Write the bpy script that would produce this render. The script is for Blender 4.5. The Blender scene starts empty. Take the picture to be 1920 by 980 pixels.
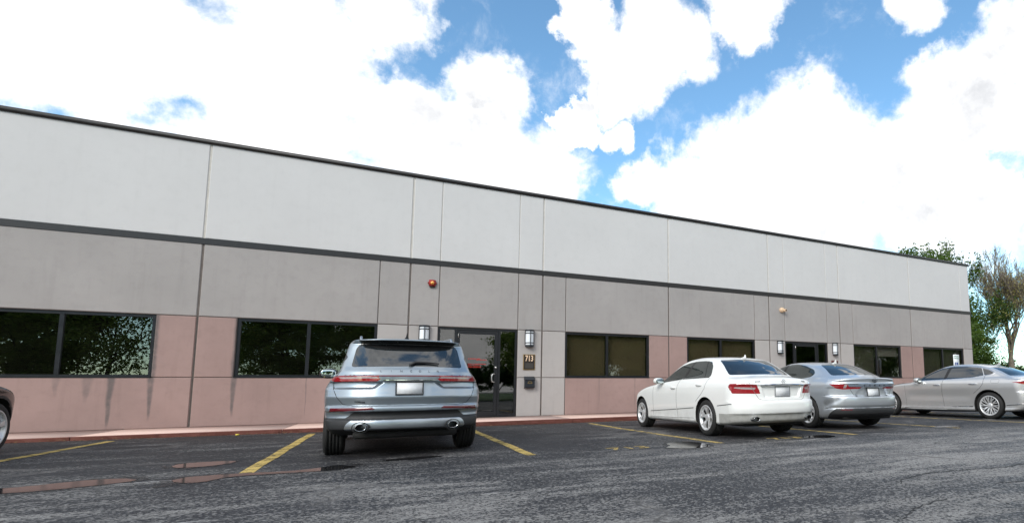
import bpy, bmesh, math, random
import numpy as np
from mathutils import Vector, Matrix
random.seed(7); rng = np.random.default_rng(7)
S = bpy.context.scene
COL = S.collection
# ------------------------------------------------------------------ camera
cd = bpy.data.cameras.new('camera'); cam = bpy.data.objects.new('camera', cd); COL.objects.link(cam)
cd.sensor_width = 36.0; cd.lens = 1019.6/1920*36
cd.shift_x = (960-1290.56)/1920; cd.shift_y = (623.42-490)/1920
cd.clip_start = 0.05; cd.clip_end = 3000
RT = Vector((0.872374, -0.488721, -0.010771)); UP = Vector((-0.040876, -0.094886, 0.994649)); FW = Vector((0.487128, 0.867265, 0.102753))
cam.matrix_world = Matrix(((RT.x, UP.x, -FW.x, 0), (RT.y, UP.y, -FW.y, 0), (RT.z, UP.z, -FW.z, 0.85), (0, 0, 0, 1)))
S.camera = cam
# ------------------------------------------------------------------ sun and sky
SUN_EL, SUN_AZ = 33.0, -132.0
sl = bpy.data.lights.new('sun', 'SUN'); so = bpy.data.objects.new('sun', sl); COL.objects.link(so)
sl.energy = 1.3; sl.angle = math.radians(26); sl.color = (1.0, 0.965, 0.91)
sd = Vector((math.sin(math.radians(SUN_AZ))*math.cos(math.radians(SUN_EL)), math.cos(math.radians(SUN_AZ))*math.cos(math.radians(SUN_EL)), math.sin(math.radians(SUN_EL))))
so.rotation_euler = sd.to_track_quat('Z', 'Y').to_euler()
S.view_settings.view_transform = 'Standard'; S.view_settings.look = 'None'
S.view_settings.exposure = 0.92; S.view_settings.gamma = 1.0
S.render.resolution_x = 1024; S.render.resolution_y = 522
S.cycles.max_bounces = 8; S.cycles.transparent_max_bounces = 12

class NT:
    """small helper to write shader node graphs"""
    def __init__(self, tree): self.t = tree; tree.nodes.clear()
    def n(self, typ, **kw):
        nd = self.t.nodes.new(typ)
        for k, v in kw.items():
            if k.startswith('_'): setattr(nd, k[1:], v)
        for k, v in kw.items():
            if k.startswith('_'): continue
            key = int(k[1:]) if k[0] == 'i' and k[1:].isdigit() else k.replace('__', ' ')
            self.put(nd.inputs[key], v)
        return nd
    def put(self, sock, v):
        if isinstance(v, bpy.types.NodeSocket): self.t.links.new(v, sock)
        elif isinstance(v, bpy.types.Node): self.t.links.new(v.outputs[0], sock)
        else: sock.default_value = v
    def m(self, op, a, b=0.0, c=0.0, clamp=False):
        nd = self.t.nodes.new('ShaderNodeMath'); nd.operation = op; nd.use_clamp = clamp
        self.put(nd.inputs[0], a); self.put(nd.inputs[1], b)
        if op in ('MULTIPLY_ADD', 'SMOOTH_MAX', 'SMOOTH_MIN', 'COMPARE'): self.put(nd.inputs[2], c)
        return nd.outputs[0]
    def ramp(self, fac, stops, interp='LINEAR'):
        nd = self.t.nodes.new('ShaderNodeValToRGB'); self.put(nd.inputs[0], fac); cr = nd.color_ramp; cr.interpolation = interp
        while len(cr.elements) < len(stops): cr.elements.new(0.5)
        for e, (p, c) in zip(cr.elements, stops):
            e.position = p; e.color = (c, c, c, 1) if not hasattr(c, '__len__') else (*c, 1)
        return nd.outputs[0]
    def mix(self, fac, a, b, blend='MIX'):
        nd = self.t.nodes.new('ShaderNodeMix'); nd.data_type = 'RGBA'; nd.blend_type = blend
        self.put(nd.inputs[0], fac)
        for s, v in ((nd.inputs[6], a), (nd.inputs[7], b)):
            self.put(s, (*v, 1) if isinstance(v, tuple) and len(v) == 3 else v)
        return nd.outputs[2]
    def noise(self, vec, scale, detail=4, rough=.55, dist=0.0, typ=None):
        nd = self.t.nodes.new('ShaderNodeTexNoise'); self.put(nd.inputs['Vector'], vec)
        nd.inputs['Scale'].default_value = scale; nd.inputs['Detail'].default_value = detail
        nd.inputs['Roughness'].default_value = rough; nd.inputs['Distortion'].default_value = dist
        return nd.outputs[0]
    def mapr(self, v, a, b, c=0., d=1., typ='SMOOTHSTEP'):
        nd = self.t.nodes.new('ShaderNodeMapRange'); nd.interpolation_type = typ
        for i, q in enumerate((v, a, b, c, d)): self.put(nd.inputs[i], q)
        return nd.outputs[0]
    def vscale(self, vec, sx, sy, sz):
        nd = self.t.nodes.new('ShaderNodeVectorMath'); nd.operation = 'MULTIPLY'; self.put(nd.inputs[0], vec)
        nd.inputs[1].default_value = (sx, sy, sz); return nd.outputs[0]

W = bpy.data.worlds.new('World'); S.world = W; W.use_nodes = True
w = NT(W.node_tree)
sky = w.n('ShaderNodeTexSky', _sky_type='NISHITA', _sun_disc=False, _sun_elevation=math.radians(SUN_EL), _sun_rotation=math.radians(SUN_AZ))
sky.air_density = 1.0; sky.dust_density = 0.4; sky.ozone_density = 2.0
tc = w.n('ShaderNodeTexCoord').outputs['Generated']
# cumulus banks: directions (unit vectors) and angular radii of the heaps seen over the roof
HEAPS = [(-0.334,0.861,0.384,0.071),(-0.243,0.875,0.419,0.086),(-0.119,0.88,0.46,0.1),(-0.005,0.85,0.527,0.057),(-0.353,0.841,0.41,0.054),(-0.155,0.925,0.347,0.094),(0.008,0.914,0.405,0.089),(0.141,0.875,0.463,0.06),(0.109,0.92,0.376,0.1),(0.246,0.902,0.354,0.073),(-0.261,0.918,0.3,0.063),(0.056,0.835,0.547,0.019),(0.285,0.777,0.561,0.042),(0.353,0.741,0.571,0.063),(0.41,0.721,0.558,0.048),(0.35,0.776,0.525,0.057),(0.311,0.809,0.499,0.041),(0.249,0.776,0.58,0.029),(0.34,0.833,0.437,0.024),(0.272,0.856,0.441,0.023),(0.475,0.647,0.597,0.047),(0.669,0.487,0.561,0.035),(0.586,0.685,0.434,0.076),(0.535,0.747,0.396,0.073),(0.652,0.642,0.403,0.075),(0.468,0.809,0.357,0.06),(0.716,0.599,0.357,0.096),(0.758,0.497,0.423,0.074),(0.723,0.506,0.47,0.041),(0.761,0.427,0.488,0.054),(0.63,0.715,0.305,0.139),(0.799,0.525,0.293,0.109),(0.396,0.846,0.357,0.041),(0.825,0.426,0.372,0.062)]
GAPS = [(0.028,0.871,0.491,0.03),(-0.26,0.901,0.347,0.035),(-0.049,0.842,0.537,0.014),(0.84,0.474,0.262,0.03),(0.821,0.462,0.336,0.02)]
warp = w.n('ShaderNodeTexNoise'); w.put(warp.inputs['Vector'], tc); warp.inputs['Scale'].default_value = 12; warp.inputs['Detail'].default_value = 8; warp.inputs['Roughness'].default_value = .6
wv = w.n('ShaderNodeVectorMath', _operation='MULTIPLY_ADD', i0=warp.outputs[1], i1=(.15, .15, .15), i2=(-.075, -.075, -.075))
wd = w.n('ShaderNodeVectorMath', _operation='ADD', i0=tc, i1=wv)
wn = w.n('ShaderNodeVectorMath', _operation='NORMALIZE', i0=wd).outputs[0]
def heap(lst, acc=None):
    for x, y, z, r in lst:
        dt = w.n('ShaderNodeVectorMath', _operation='DOT_PRODUCT', i0=wn, i1=(x, y, z)).outputs['Value']
        v = w.mapr(dt, math.cos(r*1.45), math.cos(r*.45), 0, 1, 'LINEAR')
        acc = v if acc is None else w.m('SMOOTH_MAX', acc, v, .12)
    return acc
hp = heap(HEAPS); gp = heap(GAPS)
# the same kind of broken cumulus goes on over the rest of the sky
dF = w.n('ShaderNodeVectorMath', _operation='DOT_PRODUCT', i0=tc, i1=(0.36, 0.82, 0.43)).outputs['Value']
away = w.mapr(dF, .80, .62, 0, 1)
far_n = w.mapr(w.noise(tc, 2.3, 3, .5), .36, .60, 0, 1)
dens = w.m('MAXIMUM', w.m('MULTIPLY', hp, 1.0), w.m('MULTIPLY', far_n, away))
dens = w.m('SUBTRACT', dens, w.m('MULTIPLY', gp, .35))
fine = w.noise(tc, 10, 13, .66, .35)
fine2 = w.noise(tc, 30, 8, .65, .4)
dd = w.m('ADD', dens, w.m('MULTIPLY', w.m('SUBTRACT', fine, .5), 1.5))
dd = w.m('ADD', dd, w.m('MULTIPLY', w.m('SUBTRACT', fine2, .5), .5))
mask = w.m('POWER', w.mapr(dd, .08, .86, 0, 1), 1.15)
shade = w.m('MULTIPLY', w.mapr(w.noise(tc, 4.5, 6, .55, .4), .34, .72, 0, 1), w.mapr(dd, .5, 1.3, 0, 1))
ccol = w.mix(shade, (1.0, 1.0, 1.0), (.50, .515, .545))
CL = 6.0
ccol = w.mix(1.0, ccol, (CL, CL, CL), 'MULTIPLY')
SKYT = (.86, 1.10, 1.10)
scol = w.mix(1.0, sky.outputs[0], SKYT, 'MULTIPLY')
bg = w.n('ShaderNodeBackground', Color=w.mix(mask, scol, ccol), Strength=0.12)
w.n('ShaderNodeOutputWorld', Surface=bg)
W.cycles.sampling_method = 'MANUAL'; W.cycles.sample_map_resolution = 512

# ------------------------------------------------------------------ helpers
def tag(o, label=None, cat=None, group=None, kind=None):
    if label: o['label'] = label
    if cat: o['category'] = cat
    if group: o['group'] = group
    if kind: o['kind'] = kind
    return o
def empty(name, loc=(0, 0, 0), rz=0.0):
    o = bpy.data.objects.new(name, None); COL.objects.link(o); o.location = loc; o.rotation_euler = (0, 0, rz); o.empty_display_size = .2
    return o
def link(name, me, mat=None, parent=None):
    o = bpy.data.objects.new(name, me); COL.objects.link(o)
    if mat is not None:
        me.materials.clear()
        for q in (mat if isinstance(mat, (list, tuple)) else [mat]): me.materials.append(q)
    if parent: o.parent = parent
    return o
def npmesh(name, V, F, normals=None, smooth=True):
    """numpy vertices + (n,4) or (n,3) faces -> mesh"""
    me = bpy.data.meshes.new(name); V = np.asarray(V, np.float32); F = np.asarray(F, np.int32); k = F.shape[1]
    me.vertices.add(len(V)); me.vertices.foreach_set('co', V.ravel())
    me.loops.add(F.size); me.loops.foreach_set('vertex_index', F.ravel())
    me.polygons.add(len(F)); me.polygons.foreach_set('loop_start', np.arange(len(F), dtype=np.int32)*k)
    me.polygons.foreach_set('use_smooth', np.full(len(F), smooth))
    me.update(calc_edges=True)
    if normals is not None: me.normals_split_custom_set_from_vertices(np.asarray(normals, np.float32))
    return me
class MB:
    """collects simple solids into one mesh"""
    def __init__(s): s.v = []; s.f = []; s.sm = []
    def add(s, v, f, smooth=False):
        o = len(s.v); s.v += [tuple(q) for q in v]; s.f += [tuple(i+o for i in q) for q in f]; s.sm += [smooth]*len(f); return s
    def box(s, x0, x1, y0, y1, z0, z1, bev=0.0):
        if bev <= 0:
            v = [(x0,y0,z0),(x1,y0,z0),(x1,y1,z0),(x0,y1,z0),(x0,y0,z1),(x1,y0,z1),(x1,y1,z1),(x0,y1,z1)]
            return s.add(v, [(0,3,2,1),(4,5,6,7),(0,1,5,4),(1,2,6,5),(2,3,7,6),(3,0,4,7)])
        bm = bmesh.new(); bmesh.ops.create_cube(bm, size=1)
        for q in bm.verts: q.co = ((x0+x1)/2+q.co.x*(x1-x0), (y0+y1)/2+q.co.y*(y1-y0), (z0+z1)/2+q.co.z*(z1-z0))
        bmesh.ops.bevel(bm, geom=bm.edges[:], offset=bev, segments=2, affect='EDGES')
        bm.verts.index_update(); s.add([q.co[:] for q in bm.verts], [[q.index for q in f.verts] for f in bm.faces], True); bm.free(); return s
    def bm(s, bm, smooth=True):
        bm.verts.index_update(); return s.add([q.co[:] for q in bm.verts], [[q.index for q in f.verts] for f in bm.faces], smooth)
    def lathe(s, prof, n=32, axis='X', c=(0,0,0), smooth=True, closed=False):
        """prof = [(axial, radius)...]"""
        v = []; f = []; m = len(prof)
        for i in range(n):
            a = 2*math.pi*i/n; ca, sa = math.cos(a), math.sin(a)
            for ax, r in prof:
                q = {'X': (ax, r*ca, r*sa), 'Y': (r*ca, ax, r*sa), 'Z': (r*ca, r*sa, ax)}[axis]
                v.append((q[0]+c[0], q[1]+c[1], q[2]+c[2]))
        for i in range(n):
            for j in range(m if closed else m-1):
                a, b = i*m+j, i*m+(j+1) % m; a2, b2 = ((i+1) % n)*m+j, ((i+1) % n)*m+(j+1) % m
                f.append((a, b, b2, a2))
        return s.add(v, f, smooth)
    def tube(s, pts, rad, n=6, smooth=True, cap=True):
        pts = [Vector(p) for p in pts]; v = []; f = []
        rads = rad if hasattr(rad, '__len__') else [rad]*len(pts)
        up = None
        for i, p in enumerate(pts):
            t = (pts[min(i+1, len(pts)-1)]-pts[max(i-1, 0)]).normalized()
            if up is None: up = t.orthogonal().normalized()
            a = (up - t*up.dot(t)).normalized(); up = a; b = t.cross(a)
            for k in range(n):
                q = 2*math.pi*k/n; v.append(p+(a*math.cos(q)+b*math.sin(q))*rads[i])
        for i in range(len(pts)-1):
            for k in range(n): f.append((i*n+k, i*n+(k+1) % n, (i+1)*n+(k+1) % n, (i+1)*n+k))
        if cap: f += [tuple(range(n))[::-1], tuple((len(pts)-1)*n+k for k in range(n))]
        return s.add(v, f, smooth)
    def prism(s, poly, y0, y1, axis='Y'):
        """polygon in the plane across axis, extruded"""
        n = len(poly); mk = {'Y': lambda a, b, t: (a, t, b), 'Z': lambda a, b, t: (a, b, t), 'X': lambda a, b, t: (t, a, b)}[axis]
        v = [mk(a, b, y0) for a, b in poly]+[mk(a, b, y1) for a, b in poly]
        f = [tuple(range(n)), tuple(range(2*n-1, n-1, -1))]+[(i, n+i, n+(i+1) % n, (i+1) % n) for i in range(n)]
        return s.add(v, f)
    def mesh(s, name):
        me = bpy.data.meshes.new(name); me.from_pydata(s.v, [], s.f); me.polygons.foreach_set('use_smooth', s.sm)
        bm = bmesh.new(); bm.from_mesh(me); bmesh.ops.recalc_face_normals(bm, faces=bm.faces[:]); bm.to_mesh(me); bm.free(); me.update(); return me
    def build(s, name, mat, parent=None): return link(name, s.mesh(name), mat, parent)
def text_mesh(name, body, size, extrude=.004, bold=0.0, spacing=1.0):
    c = bpy.data.curves.new(name, 'FONT'); c.body = body; c.size = size; c.extrude = extrude; c.align_x = 'CENTER'; c.align_y = 'CENTER'; c.offset = bold; c.space_character = spacing; c.resolution_u = 3
    o = bpy.data.objects.new(name, c); COL.objects.link(o)
    dg = bpy.context.evaluated_depsgraph_get(); dg.update(); me = bpy.data.meshes.new_from_object(o.evaluated_get(dg)); me.name = name
    bpy.data.objects.remove(o); bpy.data.curves.remove(c); return me

# ------------------------------------------------------------------ materials
def pmat(name, col, rough=.5, metal=0., coat=0., var=.06, scale=8., spec=.5, ior=1.5, bump=0., bscale=60., emit=None, coat_rough=.03):
    m = bpy.data.materials.new(name); m.use_nodes = True; t = NT(m.node_tree)
    p = t.n('ShaderNodeBsdfPrincipled'); t.n('ShaderNodeOutputMaterial', Surface=p)
    oc = t.n('ShaderNodeTexCoord').outputs['Object']; nz = t.noise(oc, scale, 5)
    t.put(p.inputs['Base Color'], t.mix(1., col, t.ramp(nz, [(.3, 1-var), (.7, 1+0*var)]), 'MULTIPLY'))
    t.put(p.inputs['Roughness'], t.mapr(nz, .3, .7, rough*.9, rough*1.1, 'LINEAR'))
    p.inputs['Metallic'].default_value = metal; p.inputs['Coat Weight'].default_value = coat; p.inputs['Coat Roughness'].default_value = coat_rough
    p.inputs['IOR'].default_value = ior; p.inputs['Specular IOR Level'].default_value = spec
    if bump:
        b = t.n('ShaderNodeBump', Strength=bump, Distance=.01, Height=t.noise(oc, bscale, 6)); t.put(p.inputs['Normal'], b)
    if emit: p.inputs['Emission Color'].default_value = (*emit[0], 1); p.inputs['Emission Strength'].default_value = emit[1]
    return m
M = {}
def paint(name, col, metal, rough):
    m = bpy.data.materials.new(name); m.use_nodes = True; t = NT(m.node_tree)
    p = t.n('ShaderNodeBsdfPrincipled'); t.n('ShaderNodeOutputMaterial', Surface=p)
    oc = t.n('ShaderNodeTexCoord').outputs['Object']
    z = t.n('ShaderNodeSeparateXYZ', Vector=oc).outputs[2]
    nz = t.noise(oc, 5, 6, .6); fl = t.noise(oc, 900, 2)
    dirt = t.m('MULTIPLY', t.mapr(z, .55, .18, 0, 1), t.mapr(nz, .35, .7, .15, .8))
    c = t.mix(1., col, t.ramp(fl, [(.35, .93), (.65, 1.0)]), 'MULTIPLY')
    t.put(p.inputs['Base Color'], t.mix(t.m('MULTIPLY', dirt, .45), c, (.20, .19, .17)))
    t.put(p.inputs['Roughness'], t.m('ADD', t.m('MULTIPLY', dirt, .25), rough))
    p.inputs['Metallic'].default_value = metal; p.inputs['Coat Weight'].default_value = 1.0
    t.put(p.inputs['Coat Roughness'], t.mapr(nz, .4, .7, .03, .10))
    return m
M['silver_blue'] = paint('silver blue metallic paint', (.35, .41, .46), .72, .34)
M['white_paint'] = paint('white car paint', (.87, .88, .86), .0, .4)
M['silver'] = paint('silver metallic paint', (.60, .64, .68), .68, .33)
M['grey_silver'] = paint('warm silver metallic paint', (.62, .62, .62), .62, .32)
M['dark_paint'] = paint('dark brown metallic paint', (.028, .022, .021), .3, .35)
M['glass'] = pmat('tinted car glass', (.012, .016, .019), .015, ior=2.0, var=.1)
M['side_glass'] = pmat('light tinted car glass', (.03, .036, .034), .02, ior=1.7, var=.25, scale=2.5)
M['black_trim'] = pmat('black gloss trim', (.012, .012, .013), .25)
M['black_plastic'] = pmat('black plastic', (.022, .023, .025), .55, bump=.2, bscale=300)
M['grey_plastic'] = pmat('dark grey plastic', (.05, .055, .06), .45)
M['rubber'] = pmat('tyre rubber', (.018, .018, .018), .75, var=.3, bump=.3, bscale=120)
M['well'] = pmat('wheel well lining', (.012, .012, .012), .9)
M['chrome'] = pmat('chrome', (.78, .80, .82), .08, metal=1)
M['alloy'] = pmat('alloy wheel', (.74, .75, .76), .38, metal=.55, var=.12)
M['alloy_dark'] = pmat('shaded wheel barrel', (.06, .06, .065), .5, metal=.6)
M['satin'] = pmat('satin silver trim', (.42, .46, .50), .32, metal=.85)
M['red_lamp'] = pmat('red lamp lens', (.34, .008, .014), .06, coat=1., var=.25, scale=30)
M['dark_red_lamp'] = pmat('dark red lamp lens', (.13, .006, .014), .06, coat=1., var=.25, scale=30)
M['clear_lamp'] = pmat('clear lamp lens', (.46, .40, .40), .1, coat=1., var=.4, scale=60)
M['plate'] = pmat('licence plate face', (.78, .80, .82), .5, var=.12, scale=25)
M['seam'] = pmat('panel gap', (.02, .02, .02), .8)
M['seam_soft'] = pmat('grey panel gap', (.16, .16, .155), .8)
M['silver_letters'] = pmat('badge letters', (.30, .31, .33), .25, metal=.8)
M['dark_letters'] = pmat('dark badge letters', (.03, .035, .045), .3)

# ------------------------------------------------------------------ car bodies: closed surfaces grown from profile curves
def curve(xs, ys, smooth=True):
    """monotone cubic through the points, tabulated"""
    xs = np.array(xs, float); ys = np.array(ys, float); o = np.argsort(xs); xs, ys = xs[o], ys[o]
    t = np.linspace(xs[0], xs[-1], 1600)
    if smooth and len(xs) > 2:
        h = np.diff(xs); d = np.diff(ys)/h; m = np.zeros_like(xs); m[0], m[-1] = d[0], d[-1]
        for i in range(1, len(xs)-1):
            m[i] = 0 if d[i-1]*d[i] <= 0 else (h[i-1]+h[i])*3/((2*h[i]+h[i-1])/d[i-1]+(h[i]+2*h[i-1])/d[i])
        k = np.clip(np.searchsorted(xs, t)-1, 0, len(xs)-2); u = (t-xs[k])/h[k]
        v = (2*u**3-3*u**2+1)*ys[k]+(u**3-2*u**2+u)*h[k]*m[k]+(-2*u**3+3*u**2)*ys[k+1]+(u**3-u**2)*h[k]*m[k+1]
    else: v = np.interp(t, xs, ys)
    g = np.gradient(v, t)
    f = lambda q: np.interp(q, t, v); f.d = lambda q: np.interp(q, t, g); return f
def smax(a, b, k):
    h = np.maximum(k-np.abs(a-b), 0)/k; return np.maximum(a, b)+h*h*k*.25
def poly_sd(px, py, poly):
    P = np.array(poly, float); n = len(P); d = np.full(px.shape, 1e9); s = np.ones(px.shape)
    for i in range(n):
        a = P[i]; b = P[i-1]; ex, ey = b-a; wx, wy = px-a[0], py-a[1]
        t = np.clip((wx*ex+wy*ey)/(ex*ex+ey*ey+1e-12), 0, 1); bx, by = wx-ex*t, wy-ey*t
        d = np.minimum(d, bx*bx+by*by)
        c1 = py >= a[1]; c2 = py < b[1]; c3 = ex*wy > ey*wx
        s = np.where((c1 & c2 & c3) | (~c1 & ~c2 & ~c3), -s, s)
    return s*np.sqrt(d)
def fill_round(poly, r=.03, n=4):
    """round polygon corners"""
    P = [Vector(p) for p in poly]; out = []
    for i, p in enumerate(P):
        a, b = P[i-1], P[(i+1) % len(P)]; ra = min(r, (a-p).length*.45); rb = min(r, (b-p).length*.45)
        q0 = p+(a-p).normalized()*ra; q1 = p+(b-p).normalized()*rb
        for k in range(n+1):
            t = k/n; out.append(tuple(q0*(1-t)**2+p*2*t*(1-t)+q1*t*t))
    return out
class Car:
    def __init__(s, name, label, loc, psi, spec, group='cars parked nose in along the kerb'):
        s.k = spec; s.root = empty(name, loc, -psi); tag(s.root, label, 'car', group); s.regions = []; s.parts = {}
        q = spec; s.S = curve(*zip(*q['S'])); s.P = curve(*zip(*q['plan'])); s.T = curve(*zip(*q['top'])); s.R = curve(*zip(*q['rear'])); s.Fr = curve(*zip(*q['front'])); s.B = curve(*zip(*q['bottom']))
        s.Pm = max(b for a, b in q['plan'])
    def f(s, x, l, z):
        q = s.k; ax = np.abs(x)
        a = (ax-(s.S(z)-(s.Pm-s.P(l))-q.get('gh', lambda l, z: 0)(l, z)))/1.08
        le = l+q['bowg']*ax*ax*np.tanh((l-q['lc'])/.6)
        b = (z-s.T(le)+q['crown']*ax*ax)/np.sqrt(1+s.T.d(le)**2)
        br, wr, nr = q['bowr']; sl = br*nr*ax**(nr-1)/wr**nr
        c = (s.R(z)+br*(ax/wr)**nr-l)
        if 'rear_mod' in q: c = c+q['rear_mod'](x, z)
        c = c/np.sqrt(1+s.R.d(z)**2+sl*sl)
        bf, wf, nf = q['bowf']; sl2 = bf*nf*ax**(nf-1)/wf**nf
        d = (l-s.Fr(z)+bf*(ax/wf)**nf)/np.sqrt(1+s.Fr.d(z)**2+sl2*sl2)
        r = smax(a, b, q.get('kr', .07)); r = smax(r, c, q.get('krear', .05)); r = smax(r, d, .10); r = smax(r, s.B(l)-z, .05)
        if 'side_mod' in q: r = r+q['side_mod'](x, l, z)
        return r
    def grad(s, P, e=.003):
        x, l, z = P[:, 0], P[:, 1], P[:, 2]
        return np.stack([(s.f(x+e, l, z)-s.f(x-e, l, z)), (s.f(x, l+e, z)-s.f(x, l-e, z)), (s.f(x, l, z+e)-s.f(x, l, z-e))], 1)/(2*e)
    def onto(s, P, n=3):
        P = P.copy()
        for _ in range(n):
            g = s.grad(P); v = s.f(P[:, 0], P[:, 1], P[:, 2]); P -= np.clip(v/np.maximum((g*g).sum(1), .2), -.05, .05)[:, None]*g
        return P
    def nor(s, P):
        g = s.grad(P, .004); return g/np.maximum(np.linalg.norm(g, axis=1), 1e-6)[:, None]
    # region helpers: signed functions of the points
    def side(s, poly, sg, xmin=.35): return lambda P: np.where(sg*P[:, 0] > xmin, poly_sd(P[:, 1], P[:, 2], poly), 1.)
    def back(s, poly, lmax=0., sg=0):
        def g(P):
            ok = P[:, 1] < lmax
            if sg: ok &= sg*P[:, 0] > 0
            return np.where(ok, poly_sd(P[:, 0] if not sg else np.abs(P[:, 0]), P[:, 2], poly), 1.)
        return g
    def wrap(s, poly, sg, l0): return lambda P: np.where((sg*P[:, 0] > 0) & (P[:, 1] < .3), poly_sd(np.abs(P[:, 0])+np.maximum(0, P[:, 1]-l0), P[:, 2], poly), 1.)
    def region(s, name, mat, g, parent=None): s.regions.append((name, mat, g, parent))
    def grow(s):
        h = s.k['res']; (x1, l0, l1, z0, z1) = s.k['bounds']
        xs = np.arange(-x1-h/2, x1+h, h); xs = xs-(xs[0]+xs[-1])/2; ls = np.arange(l0, l1+h, h); zs = np.arange(z0, z1+h, h)
        F = s.f(xs[:, None, None], ls[None, :, None], zs[None, None, :]); F = np.broadcast_to(F, (len(xs), len(ls), len(zs)))
        I = F < 0; c = np.zeros(tuple(n-1 for n in F.shape), np.int8)
        for a in (0, 1):
            for b in (0, 1):
                for d in (0, 1): c += I[a:I.shape[0]-1+a, b:I.shape[1]-1+b, d:I.shape[2]-1+d]
        i, j, k = np.nonzero((c > 0) & (c < 8)); N = len(i); idx = np.full(c.shape, -1, np.int32); idx[i, j, k] = np.arange(N)
        acc = np.zeros((N, 3)); cnt = np.zeros(N); cor = [(a, b, d) for a in (0, 1) for b in (0, 1) for d in (0, 1)]
        val = {q: F[i+q[0], j+q[1], k+q[2]] for q in cor}
        for q in cor:
            for ax in range(3):
                if q[ax]: continue
                q2 = list(q); q2[ax] = 1; q2 = tuple(q2); v0, v1 = val[q], val[q2]; m = (v0 < 0) != (v1 < 0)
                t = np.where(m, v0/np.where(m, v0-v1, 1), 0)
                for dd_ in range(3): acc[:, dd_] += np.where(m, q[dd_]+(t if dd_ == ax else 0), 0)
                cnt += m
        acc /= cnt[:, None]; V = np.stack([xs[i]+acc[:, 0]*h, ls[j]+acc[:, 1]*h, zs[k]+acc[:, 2]*h], 1)
        Q = []
        for ax in range(3):
            A = np.moveaxis(I, ax, 0); J = np.moveaxis(idx, ax, 0); ch = A[:-1] != A[1:]
            a, b, d = np.nonzero(ch[:, 1:-1, 1:-1]); b += 1; d += 1
            q = np.stack([J[a, b-1, d-1], J[a, b, d-1], J[a, b, d], J[a, b-1, d]], 1); inn = A[a, b, d]
            flip = inn if ax != 1 else ~inn
            q[~flip] = q[~flip][:, ::-1]; Q.append(q)
        Q = np.concatenate(Q); V = s.onto(V); moved = np.zeros(N, bool)
        lab = np.full(len(Q), -1); e = 1e-3
        for ri, (nm, mt, g, pa) in enumerate(s.regions):
            d = g(V); near = (np.abs(d) < .62*h) & ~moved
            if near.any():
                for _ in range(3):
                    P = V[near]; gg = np.stack([(g(P+np.eye(3)[a]*e)-g(P-np.eye(3)[a]*e))/(2*e) for a in range(3)], 1)
                    nn = (gg*gg).sum(1); ok = (nn > .05) & (nn < 40); v = g(P); ok &= np.abs(v) < .05
                    n0 = s.nor(P); gt = gg-(gg*n0).sum(1)[:, None]*n0; nt = (gt*gt).sum(1); ok &= nt > .05
                    P[ok] -= (np.clip(v, -h, h)/np.maximum(nt, .05))[ok][:, None]*gt[ok]; V[near] = s.onto(P, 1)
                moved |= near
        C = V[Q].mean(1)
        for ri, (nm, mt, g, pa) in enumerate(s.regions):
            lab[(lab < 0) & (g(C) < 0)] = ri
        Nn = s.nor(V)
        for ri in range(-1, len(s.regions)):
            m = lab == ri
            if not m.any(): continue
            nm, mt, g, pa = s.regions[ri] if ri >= 0 else ('body', s.k['paint'], None, None)
            if mt is None: continue
            u, inv = np.unique(Q[m], return_inverse=True)
            me = npmesh(nm, V[u], inv.reshape(-1, 4), Nn[u]); o = link(nm, me, mt, s.parts.get(pa, s.root)); s.parts.setdefault(nm, o); s.parts[(nm, ri)] = o; s.parts['last'] = o
        return s
    def hit(s, view, pts, sg=1):
        """drop 2-D points onto the skin along the view axis"""
        pts = np.array(pts, float); t = np.linspace(0, 1, 260)
        if view == 'side': L = [np.stack([sg*(1.25-1.2*t), np.full_like(t, a), np.full_like(t, b)], 1) for a, b in pts]
        elif view == 'rear': L = [np.stack([np.full_like(t, a), -1.7+1.9*t, np.full_like(t, b)], 1) for a, b in pts]
        elif view == 'top': L = [np.stack([np.full_like(t, a), np.full_like(t, b), 1.9-1.6*t], 1) for a, b in pts]
        out = []
        for q in L:
            v = s.f(q[:, 0], q[:, 1], q[:, 2]); i = np.argmax(v < 0); i = max(i, 1); u = v[i-1]/(v[i-1]-v[i]+1e-12); out.append(q[i-1]+(q[i]-q[i-1])*u)
        return np.array(out)
    def ribbon(s, name, mat, view, pts, sg=1, w=.006, up=.002, closed=False, parent=None, step=.03):
        pts = [Vector(p) for p in pts]; 
        if closed: pts.append(pts[0])
        d = [pts[0]]
        for a, b in zip(pts, pts[1:]):
            n = max(1, int((b-a).length/step)); d += [a+(b-a)*(k/n) for k in range(1, n+1)]
        P = s.hit(view, d, sg); N = s.nor(P); T = np.gradient(P, axis=0); T /= np.maximum(np.linalg.norm(T, axis=1), 1e-9)[:, None]
        B = np.cross(T, N); B /= np.maximum(np.linalg.norm(B, axis=1), 1e-9)[:, None]
        w = np.broadcast_to(np.asarray(w), (len(P),))[:, None] if np.ndim(w) else w
        rows = [P-B*w*.5-N*.004, P-B*w*.36+N*up, P+B*w*.36+N*up, P+B*w*.5-N*.004]; n = len(P)
        V = np.concatenate(rows); F = []
        for r in range(3):
            for i in range(n-1): F.append((r*n+i, r*n+i+1, (r+1)*n+i+1, (r+1)*n+i))
        F += [(0, n, 2*n, 3*n), (n-1, 4*n-1, 3*n-1, 2*n-1)]
        me = npmesh(name, V, np.array(F), smooth=False)
        bm = bmesh.new(); bm.from_mesh(me); bmesh.ops.recalc_face_normals(bm, faces=bm.faces[:]); bm.to_mesh(me); bm.free()
        return link(name, me, mat, parent or s.root)
    def arch(s, lc, zc, r, sg):
        """opening for a wheel: the skin is cut on a circle and lined"""
        s.region('arch', None, lambda P: np.where(sg*P[:, 0] > .52, np.hypot(P[:, 1]-lc, P[:, 2]-zc)-r, 1.))
        s.liners = getattr(s, 'liners', [])+[(lc, zc, r, sg)]
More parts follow.
